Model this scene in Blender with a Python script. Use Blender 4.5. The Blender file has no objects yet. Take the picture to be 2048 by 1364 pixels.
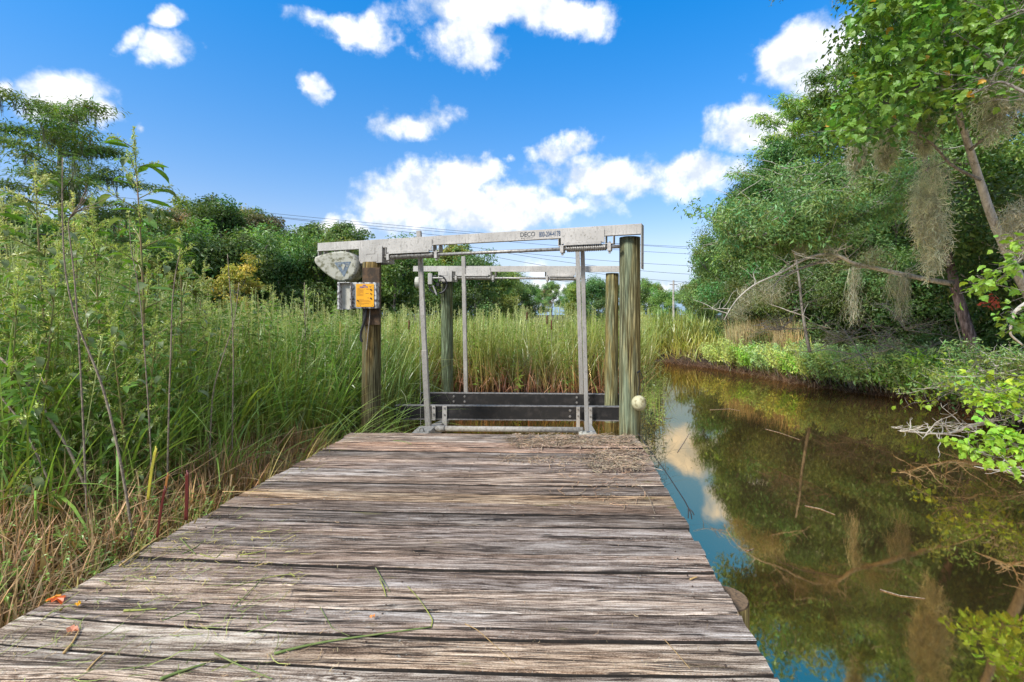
import bpy, math, random
import numpy as np
from mathutils import Vector, Matrix
S = bpy.context.scene
C = S.collection
F = 967.0; CX = 1100.0; HY = 628.0; EYE = 1.5          # lens in photo pixels, eye height above the dock
WATER = -0.78
def at(px, py, Y):
    return Vector(((px - CX) / F * Y, Y, EYE - (py - HY) / F * Y))
# ------------------------------------------------------------------ camera
cam_d = bpy.data.cameras.new('camera'); cam = bpy.data.objects.new('camera', cam_d); C.objects.link(cam)
cam.location = (0, 0, EYE); cam.rotation_euler = (math.radians(90), 0, 0)
cam_d.sensor_width = 36.0; cam_d.lens = 36.0 * F / 2048.0
cam_d.shift_x = (1024 - CX) / 2048.0; cam_d.shift_y = -(682 - HY) / 2048.0
cam_d.clip_start = 0.05; cam_d.clip_end = 6000
S.camera = cam
# ------------------------------------------------------------------ world
SUN_EL, SUN_AZ = math.radians(42), math.radians(226)   # azimuth measured clockwise from +Y (north): behind and left of the camera
W = bpy.data.worlds.new('World'); S.world = W; W.use_nodes = True
nt = W.node_tree; N = nt.nodes; N.clear()
def nd(t, **k):
    n = N.new(t)
    for a, b in k.items(): setattr(n, a, b)
    return n
def lk(a, b): nt.links.new(a, b)
def math_(op, a, b=None, c=None, clamp=False):
    n = nd('ShaderNodeMath', operation=op); n.use_clamp = clamp
    for i, v in enumerate((a, b, c)):
        if v is None: continue
        if isinstance(v, (int, float)): n.inputs[i].default_value = v
        else: lk(v, n.inputs[i])
    return n.outputs[0]
def vmath(op, a, b=None):
    n = nd('ShaderNodeVectorMath', operation=op)
    for i, v in enumerate((a, b)):
        if v is None: continue
        if isinstance(v, tuple): n.inputs[i].default_value = v
        else: lk(v, n.inputs[i])
    return n
sky = nd('ShaderNodeTexSky', sky_type='NISHITA'); sky.sun_disc = False
sky.sun_elevation = SUN_EL; sky.sun_rotation = SUN_AZ; sky.altitude = 0; sky.air_density = 1.0; sky.dust_density = 0.6; sky.ozone_density = 2.2
hs = nd('ShaderNodeHueSaturation'); hs.inputs['Hue'].default_value = 0.5; hs.inputs['Saturation'].default_value = 1.25; hs.inputs['Value'].default_value = 1.0
lk(sky.outputs[0], hs.inputs['Color'])
gm = nd('ShaderNodeMix', data_type='RGBA', blend_type='MULTIPLY'); gm.inputs[0].default_value = 1
lk(hs.outputs[0], gm.inputs[6]); 
tc = nd('ShaderNodeTexCoord'); sep = nd('ShaderNodeSeparateXYZ'); lk(tc.outputs['Generated'], sep.inputs[0])
ysafe = math_('MAXIMUM', sep.outputs[1], 0.05)
u = math_('DIVIDE', sep.outputs[0], ysafe); v = math_('DIVIDE', sep.outputs[2], ysafe)
comb = nd('ShaderNodeCombineXYZ'); lk(u, comb.inputs[0]); lk(v, comb.inputs[1])
def noise(vec, scale, detail, rough=0.55, dist=0.0):
    n = nd('ShaderNodeTexNoise'); n.inputs['Scale'].default_value = scale; n.inputs['Detail'].default_value = detail
    n.inputs['Roughness'].default_value = rough; n.inputs['Distortion'].default_value = dist; lk(vec, n.inputs['Vector']); return n
wn = noise(tc.outputs['Generated'], 9.0, 5, 0.6)
wv = vmath('SUBTRACT', wn.outputs['Color'], (0.5, 0.5, 0.5)); ws = vmath('MULTIPLY', wv.outputs[0], (0.16, 0.11, 0)); uvd = vmath('ADD', comb.outputs[0], ws.outputs[0])
gz_ = nd('ShaderNodeMapRange'); lk(sep.outputs[2], gz_.inputs[0]); gz_.inputs[1].default_value = 0.15; gz_.inputs[2].default_value = 0.60
tn = nd('ShaderNodeMix', data_type='RGBA'); lk(gz_.outputs[0], tn.inputs[0]); tn.inputs[6].default_value = (1.28, 0.99, 0.98, 1); tn.inputs[7].default_value = (0.02, 1.22, 1.62, 1); lk(tn.outputs[2], gm.inputs[7])
hzf = nd('ShaderNodeMapRange', interpolation_type='SMOOTHSTEP'); lk(sep.outputs[2], hzf.inputs[0]); hzf.inputs[1].default_value = 0.16; hzf.inputs[2].default_value = 0.0
hz = nd('ShaderNodeMix', data_type='RGBA'); lk(hzf.outputs[0], hz.inputs[0]); lk(gm.outputs[2], hz.inputs[6]); hz.inputs[7].default_value = (2.3, 3.5, 5.0, 1)
CL = [(120,195,92,50,1),(205,222,46,28,1),(12,185,22,20,.7),(284,248,18,10,.6),
 (262,78,38,30,.9),(336,95,62,34,.95),(340,34,34,22,.9),(628,172,44,34,.95),(700,52,78,36,.95),(625,45,60,28,.6),
 (985,18,200,46,1),(920,60,80,52,.95),(1110,28,120,44,1),(980,105,60,30,.7),
 (818,246,88,40,1),(845,404,140,74,1.5),(920,362,80,50,1.5),(772,420,66,44,1),(980,425,190,50,1.25),(1120,405,120,36,.8),(665,464,92,32,1.2),(1195,350,150,46,1),(1105,302,70,30,.85),(1180,290,50,22,.6),
 (1390,345,122,44,1.1),(1275,365,110,34,.9),(1515,262,90,52,1.1),(1560,310,70,50,.9),(1640,130,118,88,1.25),(1730,90,90,70,1.1),(1600,215,60,36,.8),(1860,230,120,60,.8),
 (1060,585,90,26,.8),(1340,588,90,26,.9),(1060,545,60,20,.5),(1000,326,20,12,.5),(1230,190,12,8,.2)]
acc = None
for (px, py, rx, ry, k) in CL:
    d = vmath('SUBTRACT', uvd.outputs[0], ((px - CX) / F, (HY - py) / F, 0)); m = vmath('MULTIPLY', d.outputs[0], (F / rx / 1.22, F / ry / 1.22, 0))
    L = vmath('LENGTH', m.outputs[0]); e = math_('SUBTRACT', k, math_('MULTIPLY', L.outputs['Value'], k))
    acc = e if acc is None else math_('MAXIMUM', acc, e)
front = math_('MULTIPLY', math_('SUBTRACT', sep.outputs[1], 0.12), 8, clamp=True)
acc = math_('ADD', math_('MULTIPLY', acc, front), math_('MULTIPLY', math_('SUBTRACT', front, 1), 1.0))
# clouds in the rest of the sky, above and beside the part in view
zs = math_('MAXIMUM', sep.outputs[2], 0.06)
c2 = nd('ShaderNodeCombineXYZ'); lk(math_('DIVIDE', sep.outputs[0], zs), c2.inputs[0]); lk(math_('DIVIDE', sep.outputs[1], zs), c2.inputs[1])
bign = noise(c2.outputs[0], 1.1, 7, 0.55)
over = math_('MULTIPLY', math_('SUBTRACT', math_('MAXIMUM', v, math_('MULTIPLY', math_('SUBTRACT', 1, front), 9)), 0.66), 5, clamp=True)
rest = math_('ADD', math_('MULTIPLY', math_('SUBTRACT', bign.outputs[0], 0.33), 2.6), math_('MULTIPLY', math_('SUBTRACT', over, 1), 3))
acc = math_('MAXIMUM', acc, rest)
fb = noise(tc.outputs['Generated'], 12.0, 9, 0.6)
dens = math_('ADD', acc, math_('MULTIPLY', math_('SUBTRACT', fb.outputs[0], 0.52), 1.8))
mr = nd('ShaderNodeMapRange', interpolation_type='SMOOTHSTEP'); lk(dens, mr.inputs[0]); mr.inputs[1].default_value = 0.0; mr.inputs[2].default_value = 0.70; mr.inputs[3].default_value = 0; mr.inputs[4].default_value = 1
low = nd('ShaderNodeMapRange'); lk(sep.outputs[2], low.inputs[0]); low.inputs[1].default_value = -0.01; low.inputs[2].default_value = 0.03
cmask = math_('MULTIPLY', mr.outputs[0], low.outputs[0])
# relief of the cloud tops: lit from above, greyer bases
offv = vmath('ADD', tc.outputs['Generated'], (0, 0, 0.022)); fb2 = noise(offv.outputs[0], 12.0, 5, 0.55); fb1 = noise(tc.outputs['Generated'], 12.0, 5, 0.55)
rel = math_('MULTIPLY', math_('SUBTRACT', fb1.outputs[0], fb2.outputs[0]), 4.5)
lg = noise(tc.outputs['Generated'], 5.0, 3, 0.5)
sh = math_('ADD', math_('ADD', 0.44, rel), math_('MULTIPLY', math_('SUBTRACT', lg.outputs[0], 0.5), 1.1), clamp=True)
cr = nd('ShaderNodeMix', data_type='RGBA'); lk(sh, cr.inputs[0]); cr.inputs[6].default_value = (4.1, 4.6, 5.3, 1); cr.inputs[7].default_value = (7.4, 7.4, 7.5, 1)
cm = nd('ShaderNodeMix', data_type='RGBA'); lk(cmask, cm.inputs[0]); lk(hz.outputs[2], cm.inputs[6]); lk(cr.outputs[2], cm.inputs[7])
bg = nd('ShaderNodeBackground'); bg.inputs[1].default_value = 0.10; lk(cm.outputs[2], bg.inputs[0])
wo = nd('ShaderNodeOutputWorld'); lk(bg.outputs[0], wo.inputs[0])
# ------------------------------------------------------------------ sun
sd = bpy.data.lights.new('sun', 'SUN'); sd.energy = 3.3; sd.angle = math.radians(12); sd.color = (1.0, 0.95, 0.87)
so = bpy.data.objects.new('sun', sd); C.objects.link(so)
dirv = Vector((math.sin(SUN_AZ) * math.cos(SUN_EL), math.cos(SUN_AZ) * math.cos(SUN_EL), math.sin(SUN_EL)))
so.rotation_euler = dirv.to_track_quat('Z', 'Y').to_euler(); so.location = (0, -5, 30)
S.view_settings.view_transform = 'Standard'; S.view_settings.look = 'None'; S.view_settings.gamma = 1; S.view_settings.use_curve_mapping = False
S.view_settings.exposure = 0.90
S.cycles.max_bounces = 8; S.cycles.transparent_max_bounces = 8
# ------------------------------------------------------------------ helpers
def tag(o, label=None, cat=None, group=None, kind=None):
    if label: o['label'] = label
    if cat: o['category'] = cat
    if group: o['group'] = group
    if kind: o['kind'] = kind
    return o
def empty(name, loc=(0, 0, 0), rz=0.0, parent=None):
    o = bpy.data.objects.new(name, None); C.objects.link(o); o.location = loc; o.rotation_euler = (0, 0, rz); o.empty_display_size = .2
    if parent: o.parent = parent
    return o
def copy_tree(o, parent=None):
    c = o.copy(); C.objects.link(c); c.parent = parent
    for ch in list(o.children): copy_tree(ch, c)
    return c
def mesh(name, V, Fc, mat, parent=None, col=None, smooth=False, loc=None, link=True):
    """V n x 3, Fc list of index arrays (m x 3 and/or m x 4)"""
    me = bpy.data.meshes.new(name); V = np.asarray(V, dtype=np.float32)
    if isinstance(Fc, np.ndarray): Fc = [Fc]
    Fc = [np.asarray(f, dtype=np.int32) for f in Fc if len(f)]
    nl = sum(f.size for f in Fc); npoly = sum(len(f) for f in Fc)
    me.vertices.add(len(V)); me.vertices.foreach_set('co', V.ravel())
    me.loops.add(nl); me.loops.foreach_set('vertex_index', np.concatenate([f.ravel() for f in Fc]))
    starts = []; s = 0
    for f in Fc:
        k = f.shape[1]; starts.append(s + np.arange(len(f)) * k); s += f.size
    me.polygons.add(npoly); me.polygons.foreach_set('loop_start', np.concatenate(starts).astype(np.int32))
    me.polygons.foreach_set('use_smooth', np.full(npoly, bool(smooth)))
    if col is not None:
        a = me.color_attributes.new('col', 'FLOAT_COLOR', 'POINT'); c4 = np.ones((len(V), 4), dtype=np.float32); c4[:, :3] = col
        a.data.foreach_set('color', c4.ravel())
    me.update(calc_edges=True); me.validate()
    if mat: me.materials.append(mat)
    if not link: return me
    return put(name, me, parent, loc)
def put(name, me, parent=None, loc=None):
    o = bpy.data.objects.new(name, me); C.objects.link(o)
    if parent: o.parent = parent
    if loc is not None: o.location = loc
    return o
class MB:
    """collects boxes, tubes and polygons and builds them as ONE mesh"""
    def __init__(s): s.V = []; s.F3 = []; s.F4 = []; s.n = 0; s.C = []
    def add(s, V, F4=None, F3=None, col=None):
        V = np.asarray(V, float); s.V.append(V)
        if F4 is not None and len(F4): s.F4.append(np.asarray(F4) + s.n)
        if F3 is not None and len(F3): s.F3.append(np.asarray(F3) + s.n)
        s.n += len(V)
        s.C.append(np.tile(np.asarray(col if col is not None else (1, 1, 1), float), (len(V), 1)) if np.ndim(col) < 2 else np.asarray(col))
        return s
    def box(s, x0, x1, y0, y1, z0, z1, M=None, bev=0.0, col=None):
        if bev <= 0:
            V = np.array([(x, y, z) for z in (z0, z1) for y in (y0, y1) for x in (x0, x1)], float)
            Fq = [(0, 2, 3, 1), (4, 5, 7, 6), (0, 1, 5, 4), (2, 6, 7, 3), (0, 4, 6, 2), (1, 3, 7, 5)]
            V = app(M, V); return s.add(V, Fq, col=col)
        b = bev; V = []; idx = {}
        for iz in (0, 1):
            for iy in (0, 1):
                for ix in (0, 1):
                    X = (x0, x1)[ix]; Yy = (y0, y1)[iy]; Z = (z0, z1)[iz]; sx = b * (1 - 2 * ix); sy = b * (1 - 2 * iy); sz = b * (1 - 2 * iz)
                    for a, p in enumerate(((X, Yy + sy, Z + sz), (X + sx, Yy, Z + sz), (X + sx, Yy + sy, Z))):
                        idx[(ix, iy, iz, a)] = len(V); V.append(p)
        q = []; t = []
        g = lambda ix, iy, iz, a: idx[(ix, iy, iz, a)]
        for i in (0, 1):
            q.append([g(i, 0, 0, 0), g(i, 1, 0, 0), g(i, 1, 1, 0), g(i, 0, 1, 0)]); q.append([g(0, i, 0, 1), g(0, i, 1, 1), g(1, i, 1, 1), g(1, i, 0, 1)])
            q.append([g(0, 0, i, 2), g(1, 0, i, 2), g(1, 1, i, 2), g(0, 1, i, 2)])
            for j in (0, 1):
                q.append([g(0, i, j, 1), g(1, i, j, 1), g(1, i, j, 2), g(0, i, j, 2)]); q.append([g(i, 0, j, 0), g(i, 1, j, 0), g(i, 1, j, 2), g(i, 0, j, 2)])
                q.append([g(i, j, 0, 0), g(i, j, 1, 0), g(i, j, 1, 1), g(i, j, 0, 1)])
                for k in (0, 1): t.append([g(i, j, k, 0), g(i, j, k, 1), g(i, j, k, 2)])
        return s.add(app(M, np.array(V)), q, t, col=col)
    def tube(s, P, R, k=8, cap=True, col=None):
        P = np.asarray(P, float); n = len(P); R = np.broadcast_to(np.asarray(R, float), (n,))
        T = np.gradient(P, axis=0); T /= np.linalg.norm(T, axis=1)[:, None] + 1e-9
        ref = np.array((0, 0, 1.)) if abs(T[0][2]) < .9 else np.array((1., 0, 0))
        A = np.cross(T, ref); A /= np.linalg.norm(A, axis=1)[:, None] + 1e-9; B = np.cross(T, A)
        th = np.arange(k) / k * 2 * np.pi
        V = (P[:, None, :] + R[:, None, None] * (np.cos(th)[None, :, None] * A[:, None, :] + np.sin(th)[None, :, None] * B[:, None, :])).reshape(-1, 3)
        i = np.arange(n - 1)[:, None] * k; j = np.arange(k)[None, :]; j2 = (j + 1) % k
        Fq = np.stack([i + j, i + j2, i + k + j2, i + k + j], -1).reshape(-1, 4); F3 = []
        if cap:
            V = np.vstack([V, P[0], P[-1]]); a = n * k
            jj = np.arange(k); F3 = np.concatenate([np.stack([np.full(k, a), (jj + 1) % k, jj], 1), np.stack([np.full(k, a + 1), (n - 1) * k + jj, (n - 1) * k + (jj + 1) % k], 1)])
        return s.add(V, Fq, F3, col=col)
    def prism(s, poly, y0, y1, M=None, rings=None, col=None):
        """poly: (x,z) outline, extruded along y; optional rings [(y, scale)]"""
        poly = np.asarray(poly, float); n = len(poly); c = poly.mean(0); rings = rings or [(y0, 1), (y1, 1)]
        V = np.vstack([np.column_stack([c[0] + (poly[:, 0] - c[0]) * sc, np.full(n, y), c[1] + (poly[:, 1] - c[1]) * sc]) for y, sc in rings])
        m = len(rings); V = np.vstack([V, (c[0], rings[0][0], c[1]), (c[0], rings[-1][0], c[1])])
        i = np.arange(m - 1)[:, None] * n; j = np.arange(n)[None, :]; j2 = (j + 1) % n
        Fq = np.stack([i + j, i + j2, i + n + j2, i + n + j], -1).reshape(-1, 4); jj = np.arange(n)
        F3 = np.concatenate([np.stack([np.full(n, m * n), (jj + 1) % n, jj], 1), np.stack([np.full(n, m * n + 1), (m - 1) * n + jj, (m - 1) * n + (jj + 1) % n], 1)])
        return s.add(app(M, V), Fq, F3, col=col)
    def build(s, name, mat, parent=None, smooth=False, loc=None, col=False, link=True):
        Fc = []
        if s.F3: Fc.append(np.concatenate(s.F3))
        if s.F4: Fc.append(np.concatenate(s.F4))
        return mesh(name, np.concatenate(s.V), Fc, mat, parent, col=np.concatenate(s.C) if col else None, smooth=smooth, loc=loc, link=link)
def app(M, V):
    if M is None: return V
    M = np.array(M); return V @ M[:3, :3].T + M[:3, 3]
def unit(a): return a / (np.linalg.norm(a, axis=-1, keepdims=True) + 1e-9)
def rnd(rng, n, a, b): return rng.uniform(a, b, n)
def leaf_arrays(P, D, Nn, L, Wd, col, fold=0.18, droop=0.12):
    D = unit(D); Sd = unit(np.cross(D, Nn)); Nn = np.cross(Sd, D); L = np.asarray(L)[:, None]; Wd = np.asarray(Wd)[:, None]
    a = P; m = P + D * L * .42
    V = np.stack([a, m + Sd * Wd * .5 + Nn * Wd * fold, P + D * L - Nn * L * droop, m - Sd * Wd * .5 + Nn * Wd * fold], 1).reshape(-1, 3)
    n = len(P); b = np.arange(n)[:, None] * 4
    F3 = np.concatenate([b + np.array([0, 1, 2]), b + np.array([0, 2, 3])])
    return V, F3, np.repeat(col, 4, axis=0)
def leaves(name, P, D, Nn, L, Wd, col, mat, parent=None, fold=.18, droop=.12, link=True):
    V, F3, c = leaf_arrays(P, D, Nn, L, Wd, col, fold, droop); return mesh(name, V, F3, mat, parent, col=c, link=link)
def strip_arrays(P, Wd, Sd, col):
    """P n,k,3 ; Wd n,k ; Sd n,3 or n,k,3 ; col n,k,3"""
    n, k, _ = P.shape
    if Sd.ndim == 2: Sd = np.repeat(Sd[:, None, :], k, 1)
    A = P + Sd * Wd[..., None] * .5; B = P - Sd * Wd[..., None] * .5
    V = np.stack([A, B], 2).reshape(-1, 3); b = (np.arange(n)[:, None] * 2 * k + np.arange(k - 1)[None, :] * 2)[..., None]
    Fq = (b + np.array([0, 1, 3, 2])).reshape(-1, 4)
    return V, Fq, np.repeat(col.reshape(-1, 3), 2, axis=0)
def blades(rng, base, H, lean, bend, Wd, k, c0, c1, az=None, dead=None, kink=0.0):
    """curved grass blades from base points; colour runs c0 (foot) to c1 (tip)"""
    n = len(base); az = rng.uniform(0, 2 * np.pi, n) if az is None else az
    t = np.linspace(0, 1, k)[None, :]; th = lean[:, None] + bend[:, None] * t ** 1.6
    if kink > 0:
        kk = (rng.uniform(0, 1, n) < kink); tk = rng.uniform(.35, .8, n)[:, None]; th = th + kk[:, None] * (t > tk) * rng.uniform(.8, 2.0, n)[:, None]
    ds = H[:, None] / (k - 1); h = np.sin(th) * ds; z = np.cos(th) * ds
    h = np.cumsum(h, 1) - h[:, :1]; z = np.cumsum(z, 1) - z[:, :1]
    P = np.stack([base[:, 0:1] + np.cos(az)[:, None] * h, base[:, 1:2] + np.sin(az)[:, None] * h, base[:, 2:3] + z], -1)
    tw = az + np.pi / 2 + rng.uniform(-.9, .9, n); Sd = np.stack([np.cos(tw), np.sin(tw), rng.uniform(-.2, .2, n)], -1)
    Wk = Wd[:, None] * np.clip(1.0 - t ** 2.2, 0.05, 1) * (0.55 + .45 * np.minimum(1, t * 4))
    tt = np.clip(t, 0, 1)[..., None] ** .8; col = c0[:, None, :] * (1 - tt) + c1[:, None, :] * tt
    return strip_arrays(P, Wk, Sd, col)
def join(parts):
    V = []; Fs = {3: [], 4: []}; Cc = []; n = 0
    for (v_, f_, c_) in parts:
        V.append(v_); Cc.append(c_); Fs[f_.shape[1]].append(f_ + n); n += len(v_)
    return np.concatenate(V), [np.concatenate(Fs[k]) for k in (3, 4) if Fs[k]], np.concatenate(Cc)
def tint(rng, n, base, var=.25, hue=.12):
    c = np.tile(np.asarray(base, float), (n, 1)) * rng.uniform(1 - var, 1 + var, (n, 1)); c[:, 0] *= rng.uniform(1 - hue, 1 + hue * 1.6, n); c[:, 2] *= rng.uniform(1 - hue, 1 + hue, n)
    return c
# ------------------------------------------------------------------ materials
class G:
    def __init__(s, name):
        s.m = bpy.data.materials.new(name); s.m.use_nodes = True; s.t = s.m.node_tree; s.t.nodes.clear()
        s.out = s.n('ShaderNodeOutputMaterial'); s.p = s.n('ShaderNodeBsdfPrincipled'); s.l(s.p.outputs[0], s.out.inputs[0])
    def n(s, t, **k):
        x = s.t.nodes.new(t)
        for a, b in k.items():
            if a.startswith('i_'): x.inputs[a[2:]].default_value = b
            else: setattr(x, a, b)
        return x
    def l(s, a, b): s.t.links.new(a, b)
    def tc(s, which='Object', scale=(1, 1, 1), rnd_off=False):
        c = s.n('ShaderNodeTexCoord'); m = s.n('ShaderNodeMapping'); m.inputs['Scale'].default_value = scale; src = c.outputs[which]
        if rnd_off:
            oi = s.n('ShaderNodeObjectInfo'); v = s.n('ShaderNodeVectorMath', operation='SCALE'); v.inputs[0].default_value = (37., 91., 53.); s.l(oi.outputs['Random'], v.inputs['Scale'])
            ad = s.n('ShaderNodeVectorMath', operation='ADD'); s.l(src, ad.inputs[0]); s.l(v.outputs[0], ad.inputs[1]); src = ad.outputs[0]
        s.l(src, m.inputs[0]); return m.outputs[0]
    def noise(s, vec, scale=5, detail=4, rough=.55, dist=0):
        x = s.n('ShaderNodeTexNoise'); x.inputs['Scale'].default_value = scale; x.inputs['Detail'].default_value = detail; x.inputs['Roughness'].default_value = rough; x.inputs['Distortion'].default_value = dist
        s.l(vec, x.inputs['Vector']); return x
    def ramp(s, fac, stops, interp='LINEAR'):
        r = s.n('ShaderNodeValToRGB'); r.color_ramp.interpolation = interp
        while len(r.color_ramp.elements) < len(stops): r.color_ramp.elements.new(.5)
        for e, (p, c) in zip(r.color_ramp.elements, stops):
            e.position = p; e.color = (c[0], c[1], c[2], 1) if not isinstance(c, (int, float)) else (c, c, c, 1)
        s.l(fac, r.inputs[0]); return r.outputs[0]
    def mix(s, fac, a, b, mode='MIX'):
        x = s.n('ShaderNodeMix', data_type='RGBA', blend_type=mode)
        for i, vv in ((0, fac), (6, a), (7, b)):
            if isinstance(vv, (int, float)): x.inputs[i].default_value = vv
            elif isinstance(vv, tuple): x.inputs[i].default_value = (*vv, 1)
            else: s.l(vv, x.inputs[i])
        return x.outputs[2]
    def m_(s, op, a, b=None, clamp=False):
        x = s.n('ShaderNodeMath', operation=op); x.use_clamp = clamp
        for i, vv in enumerate((a, b)):
            if vv is None: continue
            if isinstance(vv, (int, float)): x.inputs[i].default_value = vv
            else: s.l(vv, x.inputs[i])
        return x.outputs[0]
    def bump(s, h, st=.5, d=.01, nrm=None):
        b = s.n('ShaderNodeBump'); b.inputs['Strength'].default_value = st; b.inputs['Distance'].default_value = d; s.l(h, b.inputs['Height'])
        if nrm: s.l(nrm, b.inputs['Normal'])
        return b.outputs[0]
    def fin(s, color=None, rough=.7, metal=0., normal=None, spec=.5):
        p = s.p
        if color is not None:
            if isinstance(color, tuple): p.inputs['Base Color'].default_value = (*color, 1)
            else: s.l(color, p.inputs['Base Color'])
        if isinstance(rough, (int, float)): p.inputs['Roughness'].default_value = rough
        else: s.l(rough, p.inputs['Roughness'])
        p.inputs['Metallic'].default_value = metal; p.inputs['Specular IOR Level'].default_value = spec
        if normal: s.l(normal, p.inputs['Normal'])
        return s.m
def leaf_mat(name, trans=.35, rough=.5, spec=.5, noise_s=2.0, gain=(1, 1, 1)):
    g = G(name); a = g.n('ShaderNodeAttribute', attribute_name='col'); nz = g.noise(g.tc('Object'), noise_s, 3)
    c = g.mix(1.0, a.outputs['Color'], g.ramp(nz.outputs[0], [(.3, .72), (.7, 1.28)]), 'MULTIPLY'); c = g.mix(1.0, c, gain, 'MULTIPLY'); oi = g.n('ShaderNodeObjectInfo'); c = g.mix(1.0, c, oi.outputs['Color'], 'MULTIPLY')
    g.l(c, g.p.inputs['Base Color']); g.p.inputs['Roughness'].default_value = rough; g.p.inputs['Specular IOR Level'].default_value = spec
    if trans > 0:
        tr = g.n('ShaderNodeBsdfTranslucent'); c2 = g.mix(1.0, c, (1.25, 1.3, .55), 'MULTIPLY'); g.l(c2, tr.inputs[0])
        mx = g.n('ShaderNodeMixShader'); mx.inputs[0].default_value = trans; g.l(g.p.outputs[0], mx.inputs[1]); g.l(tr.outputs[0], mx.inputs[2]); g.l(mx.outputs[0], g.out.inputs[0])
    return g.m
M_leaf = leaf_mat('leaf', .35, .45, .5, 2.0, (1.85, 1.62, 1.75)); M_grass = leaf_mat('grass_blade', .3, .36, .6, 1.2, (1.85, 1.62, 1.9)); M_dry = leaf_mat('dry_stalk', .15, .65, .35, 6.0, (1.45, 1.4, 1.3)); M_moss = leaf_mat('hanging_moss', .3, .95, .1, 5.0, (2.1, 2.1, 2.05))
def bark_mat(name, c0, c1, c2, sc=(6, 6, 1.6)):
    g = G(name); v_ = g.tc('Object', sc); a = g.noise(v_, 3, 6, .65, .6); b = g.noise(g.tc('Object'), 2.2, 4)
    c = g.ramp(a.outputs[0], [(.3, c0), (.5, c1), (.68, c2)]); c = g.mix(g.ramp(b.outputs[0], [(.45, 0.), (.62, .55)]), c, c2)
    return g.fin(c, .9, normal=g.bump(a.outputs[0], .8, .03), spec=.2)
M_bark = bark_mat('bark_grey', (.05, .045, .04), (.15, .135, .12), (.30, .28, .25)); M_bark_pale = bark_mat('bark_pale', (.14, .12, .10), (.34, .31, .27), (.50, .47, .42)); M_bark_dark = bark_mat('bark_dark', (.02, .015, .013), (.13, .095, .09), (.34, .27, .27))
M_twig = leaf_mat('twig', 0, .9, .1, 8.0)
def simple(name, c, rough=.6, metal=0., c2=None, sc=20, lo=.45, hi=.65, bump=.15):
    g = G(name); nz = g.noise(g.tc('Object'), sc, 5, .6); cc = g.ramp(nz.outputs[0], [(lo, c), (hi, c2 or tuple(x * .7 for x in c))])
    return g.fin(cc, rough, metal, normal=g.bump(nz.outputs[0], bump, .004))
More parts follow.
